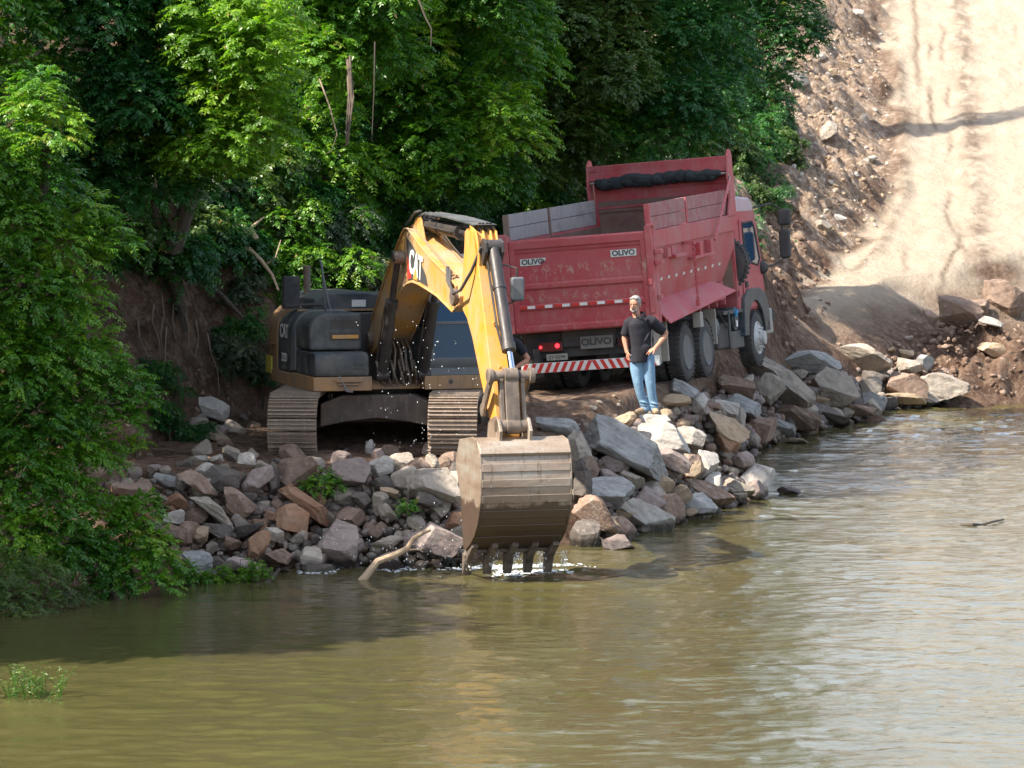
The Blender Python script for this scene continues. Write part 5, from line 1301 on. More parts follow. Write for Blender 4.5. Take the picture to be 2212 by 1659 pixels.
# the smallest rubble filling the gaps, far too many to count
def rubble(name, label, polys, mts, seed, shp):
    rg = random.Random(seed); base = []
    for k in range(6):
        me = rock_mesh(2000 + seed * 10 + k, 1.1, .8, 1.0, RK['grey'], 3, 9)
        co = np.empty(len(me.vertices) * 3, np.float32); me.vertices.foreach_get('co', co)
        base.append(co.reshape(-1, 3)); bpy.data.meshes.remove(me)
    # a coarse version of each
    v0, f0 = ico(2)
    base = []
    for k in range(8):
        r = np.random.RandomState(seed * 50 + k); v = v0 * 1.2
        for q in range(8):
            n = nrm_(r.normal(size=3)); dd = r.uniform(.6, .9); v = v - np.outer(np.maximum(v @ n - dd, 0), n)
        base.append(v / np.abs(v).max() * .5)
    V = []; F = []; MI = []; o_ = 0
    for poly, cnt, s0, s1_ in polys:
        x0 = min(p[0] for p in poly); x1 = max(p[0] for p in poly); y0 = min(p[1] for p in poly); y1 = max(p[1] for p in poly)
        k = 0
        while k < cnt:
            x = rg.uniform(x0, x1); y = rg.uniform(y0, y1)
            if not inpoly(x, y, poly): continue
            k += 1
            p = hit(x, y, .0); s = rg.uniform(s0, s1_) * p.y / FP
            rt = Matrix.Rotation(rg.uniform(0, 6), 3, 'Z') @ Matrix.Rotation(rg.uniform(0, 6), 3, 'X')
            v = (base[rg.randrange(8)] * np.array([1, rg.uniform(.7, 1), rg.uniform(.5, .9)])) @ np.array(rt).T * s + np.array([p.x, p.y - .1 * s, p.z - shp])
            V.append(v); F.append(f0 + o_); o_ += len(v); MI += [rg.randrange(len(mts))] * len(f0)
    me = npmesh(name, np.concatenate(V), np.concatenate(F), RK[mts[0]])
    for m_ in mts[1:]: me.materials.append(RK[m_])
    me.polygons.foreach_set('material_index', MI)
    tag(link(name, me), label, 'rubble', kind='stuff')
def nrm_(a): return a / np.linalg.norm(a)
rubble('rubble', 'small broken rubble filling the gaps of the rock fill', [
 ([(215, 1010), (560, 985), (1005, 995), (1010, 1200), (650, 1235), (420, 1240), (340, 1130)], 1000, 12, 38),
 ([(215, 985), (400, 960), (570, 960), (570, 1020), (215, 1030)], 220, 10, 34),
 ([(400, 900), (470, 880), (558, 905), (558, 985), (400, 985)], 170, 12, 44),
 ([(1250, 1010), (1360, 890), (1640, 820), (1790, 790), (2060, 820), (2060, 865), (1860, 895), (1640, 960), (1650, 1060), (1500, 1110), (1250, 1180)], 900, 12, 36),
 ([(1330, 880), (1500, 840), (1640, 790), (1800, 770), (2060, 790), (2060, 830), (1700, 850), (1500, 900)], 260, 12, 34),
 ([(1060, 940), (1330, 890), (1330, 960), (1060, 990)], 90, 12, 40),
 ([(560, 985), (1000, 985), (1000, 1010), (560, 1010)], 120, 12, 34), ([(560, 970), (1050, 965), (1050, 1000), (560, 1000)], 190, 16, 46)], ['grey', 'brown', 'dark', 'pink'], 3, .12)
rubble('clods', 'loose clods and pebbles on the bare earth slopes and heaps', [
 ([(1640, 150), (1840, 40), (1905, 60), (1935, 330), (1915, 500), (1850, 590), (1720, 430)], 900, 3, 17),
 ([(1680, 730), (1900, 710), (2212, 700), (2212, 840), (2080, 840), (1700, 760)], 40, 3, 9),
 ([(1150, 850), (1340, 830), (1340, 900), (1150, 930)], 90, 2, 9),
 ([(1850, 540), (1950, 540), (1800, 650), (1720, 650)], 70, 3, 12)], ['tan', 'tan', 'brown', 'pale'], 4, .03)
rubble('earth_lumps', 'brown lumps of crumbled earth on the cut bank and the spoil heaps', [
 ([(1610, 380), (1700, 400), (1800, 600), (1800, 690), (1700, 700), (1660, 600)], 360, 5, 24),
 ([(1680, 735), (1900, 715), (2000, 680), (2212, 660), (2212, 850), (2080, 840), (1900, 770), (1700, 760)], 330, 5, 22),
 ([(210, 780), (560, 780), (560, 880), (400, 960), (210, 1000)], 160, 5, 22)], ['earth', 'earth', 'brown'], 5, .05)
# ---------------------------------------------------------------- foliage
def leafmat(name, dk, md, lt, trans=.35):
    m, n, l, b = newmat(name)
    a = n.new('ShaderNodeAttribute'); a.attribute_name = 'tint'
    c = ramp(n, l, a.outputs['Fac'], [(.0, dk), (.45, md), (.92, lt), (1.0, (.30, .20, .06))])
    l.new(c, b.inputs['Base Color']); b.inputs['Roughness'].default_value = .42; b.inputs['Specular IOR Level'].default_value = .55
    t = n.new('ShaderNodeBsdfTranslucent')
    l.new(mix(n, l, 1.0, c, (1.5, 1.7, .6), 'MULTIPLY'), t.inputs['Color'])
    mxs = n.new('ShaderNodeMixShader'); mxs.inputs[0].default_value = trans
    l.new(b.outputs[0], mxs.inputs[1]); l.new(t.outputs[0], mxs.inputs[2])
    l.new(mxs.outputs[0], n['Material Output'].inputs['Surface'])
    return m
LM = {
 'fresh': leafmat('fresh_leaves', (.030, .112, .010), (.078, .210, .012), (.20, .34, .016)),
 'deep': leafmat('deep_green_leaves', (.016, .080, .022), (.034, .135, .028), (.085, .21, .024), .34),
 'olive': leafmat('olive_leaves', (.036, .072, .016), (.065, .125, .024), (.13, .19, .04), .32),
 'bright': leafmat('bright_leaves', (.06, .15, .012), (.14, .27, .018), (.27, .40, .030), .5),
 'grey': leafmat('grey_green_leaves', (.045, .075, .040), (.08, .12, .065), (.15, .19, .10), .25),
}
bark = paint('bark', (.055, .042, .032), (.12, .10, .075), .6, .95, (.09, .075, .055), .5)
deadwood = paint('dry_wood', (.34, .24, .15), (.18, .12, .08), .6, .9, (.42, .33, .23), .6)
def nrm(a): return a / np.maximum(np.linalg.norm(a, axis=-1, keepdims=True), 1e-9)
def fronds(rg, P_, D_, L, nl, ll, lw, droop, tint):
    N = len(P_)
    t = np.linspace(.12, 1, nl)[None, :, None]
    up = np.array([0, 0, 1.])
    p = P_[:, None] + D_[:, None] * (L[:, None, None] * t); p[..., 2] -= (droop * L)[:, None] * t[..., 0]**2
    tg_ = np.repeat(D_[:, None], nl, 1).copy(); tg_[..., 2] -= 2 * droop * t[..., 0]; tg_ = nrm(tg_)
    sd = nrm(np.cross(tg_, up) + rg.normal(size=(N, 1, 3)) * .15); u0 = np.cross(sd, tg_)
    V = []; T_ = []
    for sg in (-1, 1):
        ld = nrm(sd * sg * .8 + tg_ * .62 - u0 * .22 + rg.normal(size=(N, nl, 3)) * .22)
        ln = (ll * (1.05 - .9 * np.abs(t[..., 0] - .5)) * rg.uniform(.7, 1.25, (N, nl)))[..., None]
        wv = nrm(np.cross(ld, u0 + rg.normal(size=(N, nl, 3)) * .35)) * lw * ln / ll
        b0 = p; mid = p + ld * ln * .42; tip = p + ld * ln - u0 * ln * .12
        V.append(np.stack([b0, mid + wv, tip, mid - wv], 2)); T_.append(np.clip(tint[:, None] + rg.normal(size=(N, nl)) * .09, 0, .96))
    V = np.stack(V, 0).reshape(-1, 3); T_ = np.stack(T_, 0).reshape(-1)
    T_ = np.where(rg.random(T_.shape) < .006, 1.0, T_)
    return V, T_
def foliage_mesh(seed, blobs, dens=34, L=.34, nl=9, ll=.105, lw=.022, m=None, droop=.35, name='crown', z_bias=-.55):
    rg = np.random.RandomState(seed); PP = []; DD = []; TT = []
    for (x, y, z, r) in blobs:
        n = int(dens * 12.6 * r * r) + 4
        u = nrm(rg.normal(size=(n, 3))); u[:, 2] = np.where(u[:, 2] < z_bias, -u[:, 2], u[:, 2])
        lump = .78 + .22 * vnoise(u[:, 0] * 3 + x * 5, u[:, 1] * 3 + u[:, 2] * 3 + z * 5, seed)
        rr = r * lump * (.60 + .40 * rg.random(n)**.6)
        p = np.array([x, y, z]) + u * rr[:, None] * np.array([1, 1, .85])
        d = nrm(np.stack([u[:, 0], u[:, 1], .10 + .35 * u[:, 2]], -1) + rg.normal(size=(n, 3)) * .25)
        PP.append(p); DD.append(d); TT.append(np.full(n, .40 + rg.normal() * .16) + rg.normal(size=n) * .15)
    PP = np.concatenate(PP); DD = np.concatenate(DD); TT = np.concatenate(TT)
    V, T_ = fronds(rg, PP, DD, L * rg.uniform(.65, 1.25, len(PP)), nl, ll, lw, droop, TT)
    return npmesh(name, V, np.arange(len(V)).reshape(-1, 4), m, tint=T_)
def tree(name, label, base, pxblobs, mat, seed, group=None, cat='tree', trunk_r=.16, **kw):
    """pxblobs: world blobs (x,y,z,r)"""
    base = Vector(base)
    t = thing(name, label, cat, base, group=group)
    loc = [(x - base.x, y - base.y, z - base.z, r) for x, y, z, r in pxblobs]
    link('crown', foliage_mesh(seed, loc, m=LM[mat], **kw), t)
    rg = random.Random(seed); tr = MB()
    cx_ = sum(b[0] for b in loc) / len(loc); cy_ = sum(b[1] for b in loc) / len(loc); zt = max(b[2] for b in loc)
    zl = sorted(b[2] for b in loc)[len(loc) // 4]
    fork = Vector((cx_ * .5, cy_ * .5 + .1, max(zl * .6, .3)))
    top = Vector((cx_, cy_ + .1, zt * .8))
    tr.tube([(0, 0, -.4), (0, 0, .1), fork, fork.lerp(top, .5) + Vector((rg.uniform(-.2, .2), 0, 0)), top], [trunk_r * 1.5, trunk_r * 1.15, trunk_r * .85, trunk_r * .5, trunk_r * .15], 9)
    for b in loc[::max(1, len(loc) // 14)]:
        e = Vector(b[:3]); s = fork.lerp(top, max(0, min(.9, (e.z - fork.z) / max(top.z - fork.z, .1) - .25)))
        mdl = s.lerp(e, .5) + Vector((rg.uniform(-.15, .15), rg.uniform(-.15, .15), .15 - .1 * rg.random()))
        tr.tube([s, mdl, e], [trunk_r * .42, trunk_r * .26, trunk_r * .10], 6)
    tr.build('trunk', bark, t, 0, True)
    return t
def copytree(o, loc, rz, sc, label, group=None, cat=None):
    c = o.copy(); C.objects.link(c); c.location = loc; c.rotation_euler = (0, 0, rz); c.scale = (sc, sc, sc)
    c['label'] = label
    if group: c['group'] = group
    if cat: c['category'] = cat
    for ch in o.children:
        d = ch.copy(); C.objects.link(d); d.parent = c
    return c
def pb_(lst):
    out = []
    for px, py, D, r in lst:
        p = W(px, py, D); out.append((p.x, p.y, p.z, r))
    return out
def rect(seed, x0, y0, x1, y1, D0, D1, n, r0, r1):
    rg = random.Random(seed); out = []
    for k in range(n):
        # roughly even coverage by best-candidate sampling
        best = None; bd_ = -1
        for c_ in range(7):
            q = (rg.uniform(x0, x1), rg.uniform(y0, y1))
            dd = min([math.hypot(q[0] - o[0], q[1] - o[1]) for o in out] or [1e9])
            if dd > bd_: bd_ = dd; best = q
        out.append((best[0], best[1], rg.uniform(D0, D1), rg.uniform(r0, r1)))
    return out
def gnd(x, y): return (x, y, float(H(x, y)))
# the tree hanging over the water at the left
tree('tree', 'leafy fresh green tree leaning over the water at the left edge', gnd(-7.9, 52.6), pb_([
 (88, 175, 51.4, .22), (80, 225, 51.4, .36), (110, 285, 51.3, .42), (50, 320, 51.5, .40), (10, 370, 51.5, .5), (90, 400, 51.6, .50), (170, 455, 51.8, .36), (30, 490, 51.3, .62),
 (140, 545, 51.6, .60), (225, 520, 51.8, .34), (258, 532, 51.8, .20), (55, 640, 51.2, .75), (150, 655, 51.6, .50), (195, 735, 51.9, .28), (20, 780, 51, .8), (120, 790, 51.4, .72),
 (205, 800, 51.6, .45), (270, 830, 51.7, .33), (300, 865, 51.6, .18), (215, 880, 51.6, .52), (60, 910, 51, .8), (270, 905, 51.6, .22), (140, 960, 51.4, .65), (205, 985, 51.6, .36),
 (30, 1030, 50.8, .75), (110, 1080, 51, .65), (30, 1170, 50.6, .7), (120, 1190, 50.9, .6), (-80, 500, 51.5, 1.0), (-70, 750, 51.5, 1.0), (-90, 950, 51.5, 1.0), (-100, 300, 52, .9)]), 'fresh', 11, trunk_r=.17, dens=52, L=.30, ll=.085, lw=.018)
bushA = tree('bush', 'bright green bush spilling over the rocks to the water at lower left', gnd(-5.6, 52.2), pb_([
 (230, 1120, 51.8, .38), (300, 1110, 51.8, .30), (265, 1180, 51.5, .42), (325, 1185, 51.4, .30), (200, 1220, 51.2, .45), (290, 1240, 51.2, .38), (345, 1215, 51.3, .20), (240, 1262, 51, .28), (340, 1262, 51, .18), (310, 1095, 51.8, .14)]), 'fresh', 12, cat='bush', trunk_r=.05, dens=56, L=.26, ll=.085, lw=.018)
weeds = tree('weeds', 'tangle of grey-green weeds at the waterline in the lower left corner', gnd(-7.2, 49.9), pb_([
 (20, 1240, 49.6, .40), (90, 1250, 49.8, .36), (20, 1300, 49, .34), (90, 1310, 49.4, .30), (150, 1290, 49.9, .26), (50, 1335, 48.8, .20), (-60, 1290, 49, .5), (190, 1310, 50.3, .15)]), 'olive', 13, cat='plant', trunk_r=.03, dens=90, L=.20, nl=9, ll=.055, lw=.008, z_bias=-.3)
# trees of the bank behind
TREES = [
 ('tall dark tree above the earth cliff at upper left', (110, -140, 400, 420, 57.5, 60, 34, .55, 1.0), 'deep', gnd(-5.4, 61.5), 21),
 ('sunlit yellow-green tree at the top left of the wood', (420, -25, 590, 360, 56.8, 59.2, 36, .34, .56), 'bright', gnd(-4.3, 66.5), 22),
 ('mid green tree with hanging aerial roots above the excavator body', (620, -340, 860, 150, 61.8, 64.2, 30, .5, .9), 'fresh', gnd(-3.4, 69.5), 23),
 ('leafy green tree above the excavator boom', (800, -280, 1110, 400, 66.0, 69.0, 46, .5, .9), 'fresh', gnd(-1.2, 71.2), 24),
 ('olive green tree between boom and truck, high on the bank', (1080, -280, 1340, 370, 72.8, 76, 44, .5, .9), 'olive', gnd(-.4, 78.0), 25),
 ('dark green tree above the truck body', (1310, -280, 1580, 300, 74, 78, 40, .5, .95), 'deep', gnd(1.6, 81), 26),
 ('dark tree reaching out over the rubble slope at the top', (1490, -230, 1720, 150, 80, 85, 32, .45, .95), 'deep', gnd(3.0, 86), 27),
]
TO = []
for lab, (x0, y0, x1, y1, D0, D1, n_, r0, r1), mt, base, seed in TREES:
    bl = rect(seed, x0, y0, x1, y1, D0, D1, n_, r0, r1)
    if seed == 27: bl += [(1755, 95, 81, .3), (1700, 170, 82, .35), (1690, 120, 81, .45), (1745, 60, 81, .4), (1650, 190, 82, .4)]
    TO.append(tree('tree', lab, base, pb_(bl), mt, seed, 'trees on the river bank', trunk_r=.04 if seed in (22, 23) else .085, dens=30, L=.34, ll=.105, lw=.023, nl=8))
# trees that stand on the bank and on the hilltop outside the picture; their crowns shade the scene
rg = random.Random(91); bl = []
for k in range(30):
    q = rg.uniform(0, 6.28); rr = 1.7 * rg.random()**.5; bl.append((rr * math.cos(q), rr * math.sin(q), rg.uniform(3.4, 9.3), rg.uniform(.8, 1.15)))
ST = None
for (x, y, sc, top) in ((-10.6, 44.2, 1.0, 12.4), (-10.4, 47.2, 1.0, 11.2), (-9.4, 50.0, .75, 9.2), (-9.0, 53.0, .85, 10.5), (-8.7, 56.4, .85, 11.5), (-2.6, 67.5, .8, 16.6), (-1.2, 71.0, .9, 18), (1.6, 76.0, .9, 18.5), (-5.6, 66.0, .95, 19), (-5.2, 70.0, .95, 20), (-4.6, 74.0, .95, 21), (0.4, 88.8, .9, 20)):
    z_ = float(H(x, y)); loc = (x, y, max(top - 10.3 * sc, 0) if top - 10.3 * sc < z_ else z_)
    if ST is None: ST = tree('tree', 'tall tree standing out of the picture on the river bank', loc, [(loc[0] + a, loc[1] + b_, loc[2] + c, d_) for a, b_, c, d_ in bl], 'fresh', 51, 'bank trees outside the picture', dens=15, L=.4, nl=7, ll=.15, lw=.036, trunk_r=.2)
    else: copytree(ST, loc, x * 3.1, sc, 'tall tree standing out of the picture on the river bank', 'bank trees outside the picture')
slim = copytree(ST, (0.6, 107.5, 11), .4, 1.5, 'tall slender tree on the hilltop above the rubble slope'); slim.scale = (.30, .30, 2.2)
# shrubs covering the slope
SB = []
for k, (mt, sd) in enumerate((('deep', 31), ('fresh', 32), ('olive', 33), ('grey', 34), ('deep', 35))):
    rg = random.Random(sd)
    bl = [(rg.uniform(-.8, .8), rg.uniform(-.4, .4), .35 + rg.uniform(-.5, .8), rg.uniform(.28, .5)) for _ in range(11)]
    o = tree('shrub', 'x', (0, 0, 0), bl, mt, sd, cat='shrub', trunk_r=.045, dens=36, L=.32, nl=7, ll=(.11, .10, .12, .13, .085)[k], lw=(.024, .022, .034, .026, .020)[k], droop=.55)
    SB.append(o)
first = [True] * len(SB)
rg = random.Random(77)
SZ = [
 ([(205, 430), (420, 380), (560, 440), (600, 560), (420, 560), (260, 560)], 9, [0, 3, 2], 'shrub tangled on the upper edge of the earth cliff'),
 ([(420, 250), (640, 230), (680, 420), (430, 430)], 9, [1, 2, 0], 'shrub on the bank right of the dark trunk'),
 ([(560, 420), (830, 380), (840, 620), (650, 640), (590, 560)], 11, [0, 1, 3], 'drooping shrub behind the excavator body'),
 ([(640, 220), (860, 220), (860, 400), (660, 420)], 8, [0, 4, 2], 'shrub under the hanging aerial roots'),
 ([(840, 240), (1110, 240), (1110, 480), (850, 480)], 12, [0, 1, 4], 'shrub on the bank above the excavator boom'),
 ([(1100, 220), (1340, 220), (1300, 430), (1110, 470)], 10, [0, 2, 4], 'shrub on the bank left of the truck headboard'),
 ([(1320, 220), (1560, 200), (1600, 320), (1330, 340)], 9, [0, 2, 3], 'shrub on the bank above the truck'),
 ([(1560, 130), (1660, 170), (1700, 330), (1640, 380), (1580, 300)], 8, [0, 4, 2], 'shrub at the edge of the bare cut'),
 ([(1590, 360), (1650, 350), (1690, 420), (1620, 440)], 3, [2, 4], 'thin shrub between headboard and brown cut'),
 ([(330, 760), (400, 740), (420, 930), (370, 960)], 3, [4, 4], 'dark creeper hanging down the earth cliff'),
 ([(480, 620), (560, 600), (560, 800), (500, 780)], 4, [0, 3], 'creeper on the cliff beside the counterweight'),
]
for poly, cnt, ks, lab in SZ:
    x0 = min(p[0] for p in poly); x1 = max(p[0] for p in poly); y0 = min(p[1] for p in poly); y1 = max(p[1] for p in poly)
    done = []
    for _ in range(cnt):
        best = None; bd_ = -1
        for c_ in range(12):
            q = (rg.uniform(x0, x1), rg.uniform(y0, y1))
            if not inpoly(q[0], q[1], poly): continue
            dd = min([math.hypot(q[0] - o[0], q[1] - o[1]) for o in done] or [1e9])
            if dd > bd_: bd_ = dd; best = q
        if best is None: continue
        done.append(best); k = rg.choice(ks); p = hit(best[0], best[1] + 20)
        sc = rg.uniform(.65, 1.05) * (.5 if cnt <= 4 else 1); rz = rg.uniform(-.6, .6) + (math.pi if rg.random() < .5 else 0)
        full = ('deep green ', 'fresh green ', 'olive ', 'grey-green ', 'small-leaved ')[k] + lab
        loc = p + Vector((0, -.25, -.15))
        if first[k]:
            o = SB[k]; first[k] = False; o.location = loc; o.rotation_euler = (0, 0, rz); o.scale = (sc,) * 3; o['label'] = full; o['group'] = full + 's'
        else: copytree(SB[k], loc, rz, sc, full, full + 's', 'shrub')
# ground cover over the hill
rg = np.random.RandomState(5)
n_ = 26000
gy = rg.uniform(56, 100, n_); gx = rg.uniform(-9.5, 9, n_)
dd = sdist(gx, gy, TOE)
pz = H(gx, gy)
sx_ = CX + FP * gx / gy; sy_ = 338 - (pz - CAMZ) / gy * FP
keep = (dd > .5) & (sx_ < 1760) & (sy_ > -60)
bare1 = (sx_ > 200) & (sx_ < 600) & (sy_ > 590)
bare2 = (sx_ > 1560 + .25 * np.maximum(sy_ - 150, 0)) & (sy_ > 150)
pk = np.where(bare1, .07, np.where(bare2, .04, 1.0)) * smooth(.5 + .9 * fbm(gx * .9, gy * .9, 61))
keep &= rg.random(n_) < pk
gx, gy, pz = gx[keep], gy[keep], pz[keep]; n_ = len(gx)
d = nrm(np.stack([rg.normal(size=n_) * .8 + .2, -np.abs(rg.normal(size=n_)) - .2, rg.uniform(-.2, .6, n_)], -1))
V, T_ = fronds(rg, np.stack([gx, gy, pz], -1), d, rg.uniform(.2, .45, n_), 6, .12, .028, .7, .38 + .2 * vnoise(gx, gy, 3) + rg.normal(size=n_) * .12)
tag(link('undergrowth', npmesh('undergrowth', V, np.arange(len(V)).reshape(-1, 4), LM['deep'], tint=T_)), 'leafy ground cover and creepers over the steep bank', 'undergrowth', kind='stuff')
# sprigs and waterside plants
def small(label, px, py, r, mt, seed, cat='plant', name='plant', onw=False, **kw):
    p = WZ(px, py, .02) if onw else hit(px, py)
    if not onw: p = p + Vector((0, -.25, 0))
    bl = [(p.x + dx * r, p.y + dy * r, p.z + dz * r, r * q) for dx, dy, dz, q in ((0, 0, .5, .8), (-.8, 0, .3, .6), (.8, .1, .35, .6), (.2, 0, 1.1, .5))]
    a = dict(trunk_r=.015, dens=110, L=.15, nl=6, ll=.06, lw=.014); a.update(kw)
    return tree(name, label, p, bl, mt, seed, cat=cat, **a)
small('green sprig growing among the rocks of the left pile', 695, 1060, .22, 'fresh', 41, name='sprig')
small('tiny green sprig beside the speckled boulder', 882, 1098, .10, 'fresh', 42, name='sprig')
small('bright waterside plant next to the blue-grey rock', 470, 1258, .17, 'bright', 43, onw=True)
small('bright waterside plant, the rightmost at the water\'s edge', 545, 1256, .20, 'bright', 44, onw=True)
small('waterside plant between the green bush and the blue-grey rock', 400, 1262, .20, 'fresh', 45, onw=True)
small('yellow-leaved weed at the foot of the earth cliff', 300, 965, .14, 'bright', 46)
small('green weed at the base of the cliff below the leaning tree', 370, 930, .20, 'deep', 47)
small('low green weed under the counterweight', 570, 830, .2, 'deep', 48)
# emergent water plant at lower left
wp = thing('water_plant', 'sunlit yellow-green water plant standing in the river at lower left', 'water plant', WZ(40, 1515, 0))
rg = np.random.RandomState(9); stems = MB(); PP = []; DD = []
o0 = WZ(40, 1515, 0)
for k in range(60):
    x = rg.uniform(-110, 135); b = WZ(40 + x * .8 - 10, 1512 + rg.uniform(-14, 8), 0) - o0
    h = rg.uniform(.16, .44) * (1.3 if x < -20 else .85); ln = rg.normal() * .08
    p0 = Vector(b); p1 = p0 + Vector((ln, rg.normal() * .03, h * .6)); p2 = p0 + Vector((ln * 1.8, 0, h))
    stems.tube([p0, p1, p2], [.006, .005, .003], 5)
    for t in (.4, .6, .8, 1.0):
        PP.append(list(p0.lerp(p2, t))); a = rg.uniform(0, 6.28); DD.append([math.cos(a), math.sin(a), .5])
for k in range(130):
    b = WZ(20 + rg.uniform(-110, 115), 1512 + rg.uniform(-10, 8), 0.02) - o0; PP.append(list(b)); a = rg.uniform(0, 6.28); DD.append([math.cos(a), math.sin(a), .45])
stems.build('stem', LM['bright'], wp)
V, T_ = fronds(rg, np.array(PP), nrm(np.array(DD)), rg.uniform(.04, .08, len(PP)), 3, .045, .008, .3, rg.uniform(.3, .9, len(PP)))
link('leaves', npmesh('leaves', V, np.arange(len(V)).reshape(-1, 4), LM['olive'], tint=T_), wp)

# ---------------------------------------------------------------- branches, roots, driftwood
def stick(name, label, cat, pts, r, m=None, twigs=(), group=None):
    """pts: (px,py,D) or world vectors"""
    Q = [W(*p) if not isinstance(p, Vector) else p for p in pts]
    o0 = Q[0]; mb = MB()
    mb.tube([q - o0 for q in Q], [r * (1 - .6 * i / (len(Q) - 1)) for i in range(len(Q))], 9)
    for tw, rr in twigs:
        T2 = [W(*p) if not isinstance(p, Vector) else p for p in tw]
        mb.tube([q - o0 for q in T2], [rr * (1 - .6 * i / (len(T2) - 1)) for i in range(len(T2))], 7)
    o = mb.build(name, m or deadwood, None, 0, True); o.location = o0
    return tag(o, label, cat, group)
stick('driftwood_branch', 'bent pale driftwood branch rising out of the water left of the bucket', 'branch', [(768, 1270, 52.9), (790, 1245, 53.0), (815, 1213, 53.1), (850, 1200, 53.2), (880, 1185, 53.3), (893, 1163, 53.35), (915, 1150, 53.4), (930, 1144, 53.4)], .062, None, [([(880, 1188, 53.3), (912, 1186, 53.2)], .015)])
stick('dark_snag', 'small dark snag poking out of the water beside the driftwood', 'branch', [(728, 1275, 52.6), (738, 1264, 52.6), (746, 1258, 52.6)], .05, bark, [([(738, 1270, 52.6), (748, 1272, 52.6)], .04)])
stick('snag', 'mossy snag leaning at the waterside plants', 'branch', [(566, 1272, 52.6), (582, 1255, 52.7), (596, 1240, 52.8), (604, 1228, 52.8)], .055, bark)
stick('floating_branch', 'dark floating branch far out on the water at the right', 'branch', [Vector(WZ(2074, 1136, .0)), Vector(WZ(2100, 1133, .03)), Vector(WZ(2118, 1134, .0)), Vector(WZ(2140, 1128, .04)), Vector(WZ(2168, 1122, .03))], .035, bark)
def onh(px, py, out=.25): p = hit(px, py); return p + Vector((0, -out, .0))
stick('fallen_branch', 'long bare branch lying diagonally down the bank left of the excavator', 'branch', [onh(375, 552, .5), onh(440, 600, .5), onh(490, 640, .6), onh(531, 683, .7)], .07, bark, [([onh(440, 600, .5), onh(448, 612, .6)], .04)])
stick('fallen_branch', 'arched dry branch sunlit above the excavator counterweight', 'branch', [onh(540, 530, .9), onh(572, 558, 1.0), onh(597, 590, 1.1), onh(611, 622, 1.2)], .045, None, [([onh(585, 566, 1.0), onh(604, 552, 1.1), onh(616, 515, 1.2)], .02)])
stick('broken_log', 'broken sunlit log on the bank above the arched branch', 'log', [onh(468, 478, .8), onh(510, 486, .9), onh(552, 500, 1.0), onh(564, 514, 1.0)], .11, None, [([onh(545, 494, 1.0), onh(580, 466, 1.1)], .035), ([onh(480, 480, .9), onh(530, 478, 1.0)], .05)])
stick('bare_branch', 'leaning bare broken branch on the upper bank', 'branch', [onh(637, 303, .8), onh(668, 345, .8), onh(698, 391, .8)], .05, bark)
stick('leaning_tree', 'dark forked leafless tree at the edge of the earth cliff', 'tree', [onh(372, 560, .1), W(375, 530, 60.6), W(398, 465, 60.4), W(425, 385, 60.2), W(445, 300, 60)], .20, bark, [([W(384, 500, 60.5), W(352, 430, 60.3), W(340, 340, 60.1), W(352, 240, 60)], .15), ([W(398, 465, 60.4), W(470, 330, 60.5)], .07)])
ar = []
for k in range(9): ar.append(([W(752 + 4 * math.sin(k * 2.1), 128, 62.0 + .05 * k), W(758 + 6 * math.sin(k * 1.3), 210, 61.9), W(753 + 5 * math.sin(k), 255 + 5 * (k % 4), 61.8), W(750 + 3 * math.cos(k * 2), 292 + 3 * k, 61.7)], .016))
stick('aerial_roots', 'brown bundle of aerial roots hanging straight down in the wood', 'roots', [(756, 120, 62), (760, 210, 61.9), (754, 300, 61.8)], .02, paint('root_brown', (.085, .058, .045), (.055, .04, .032), .5, .9), ar)
stick('hanging_vine', 'thin straight vine hanging right of the aerial roots', 'vine', [(810, 90, 62), (808, 200, 62), (803, 306, 62)], .014, bark)
stick('hanging_vine', 'looping thin vine left of the aerial roots', 'vine', [(690, 170, 61.8), (712, 230, 61.7), (728, 290, 61.6), (716, 326, 61.6), (700, 334, 61.6)], .014, deadwood)
stick('bare_branch', 'reddish bare branch dangling from the top of the wood', 'branch', [(903, -5, 61.8), (918, 35, 61.7), (932, 62, 61.6), (931, 100, 61.6)], .018, bark)
rootm = paint('root_wood', (.16, .115, .08), (.09, .065, .045), .5, .9)
rg = random.Random(3)
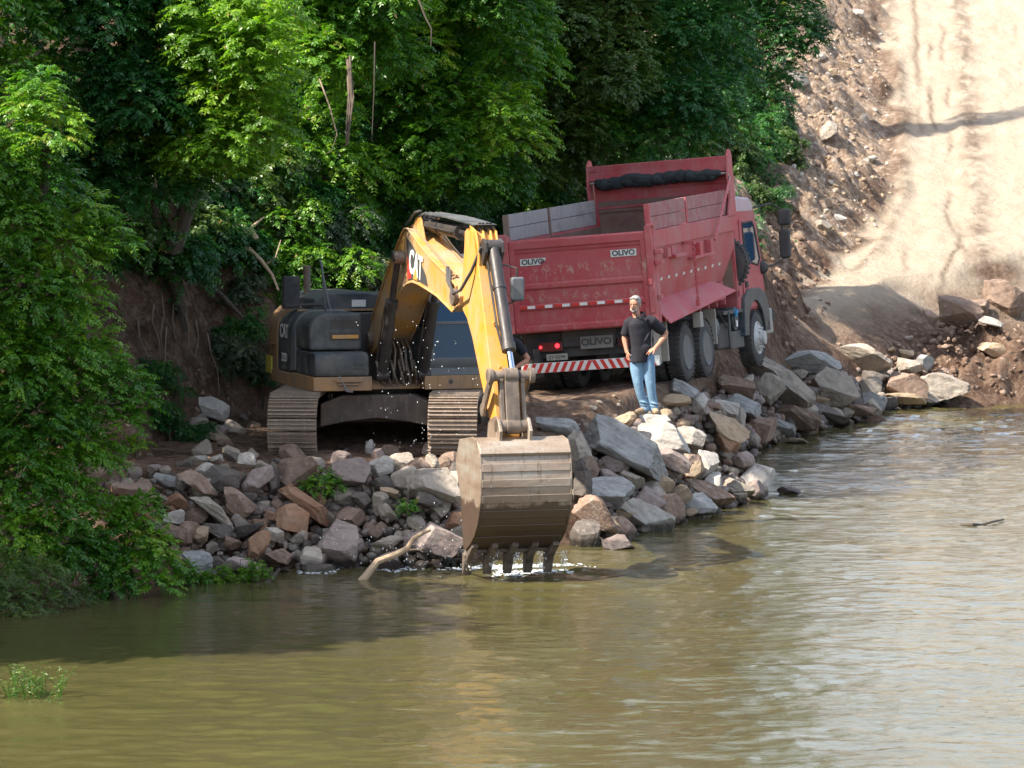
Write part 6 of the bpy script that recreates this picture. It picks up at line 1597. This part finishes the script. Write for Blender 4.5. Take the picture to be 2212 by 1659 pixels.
for k, (x, y) in enumerate(((335, 655), (352, 640), (378, 650), (400, 668), (300, 690), (425, 690), (362, 705), (450, 720))):
    p = [onh(x, y, .2), onh(x + rg.uniform(-8, 14), y + 38, .28), onh(x + rg.uniform(-4, 26), y + 80, .2), onh(x + rg.uniform(0, 34), y + 120 + rg.uniform(-20, 20), .08)]
    stick('exposed_root', 'thin exposed root hanging over the brown earth cliff', 'root', p, .016, rootm, group='roots over the earth cliff')
# floating bits
# ---------------------------------------------------------------- splash and foam
sp = MB(); rg = random.Random(12)
for k in range(110):
    px = rg.gauss(900, 70); py = rg.uniform(690, 985); r = rg.uniform(.002, .006) * (1.5 if rg.random() < .12 else 1)
    sp.ball(W(px, py, rg.uniform(54.5, 56.6)), r, 5, 4, (1, 1, rg.uniform(1.2, 2.4)))
for k in range(120):
    px = rg.gauss(905, 80); py = 1080 + 140 * rg.random()**.6; sp.ball(W(px, py, rg.uniform(53.2, 54.4)), rg.uniform(.003, .009), 5, 4, (1, 1, 1.6))
for k in range(420):
    px = 1012 + 52 * rg.randrange(5) + rg.gauss(0, 5); sp.ball(W(px, 1190 + 42 * rg.random(), 53.25 + rg.gauss(0, .05)), rg.uniform(.002, .006), 5, 4, (1, 1, rg.uniform(1, 3)))
fm = plain('white_foam', (.58, .62, .63), .5)
wd, n, l, b = newmat('water_drops'); b.inputs['Base Color'].default_value = (.85, .88, .9, 1); b.inputs['Roughness'].default_value = .1
tag(sp.build('splash_drops', wd, None, 0, True), 'flying water drops around the excavator and its bucket', 'splash', kind='stuff')
fo = MB()
for k in range(3600):
    if k < 2400:
        px = rg.uniform(640, 1235); py = 1214 + 22 * rg.random() + (8 if px > 1000 else 0) * rg.random() + 6 * math.sin(px * .03)
    else: px = rg.gauss(1130, 62); py = rg.gauss(1229, 6)
    p = WZ(px, py, .0); r = .003 + .015 * rg.random()**2.5; fo.ball((p.x, p.y, rg.uniform(-.004, .016)), r, 6, 4, (rg.uniform(1.0, 3.2), 2, .6))
tag(fo.build('foam', fm, None, 0, True), 'white foam on the churned water behind the bucket teeth', 'foam', kind='stuff')
fl = MB(); 
for (px, py) in ((548, 1466), (1345, 1375), (925, 1357)):
    p = WZ(px, py, .008); fl.lathe(p, (0, 0, 1), [(.0, 0), (.010, .0), (.009, .003), (0, .004)], 7)
tag(fl.build('floating_leaves', fm, None), 'tiny pale leaves and petals floating on the river', 'floating leaves', kind='stuff')
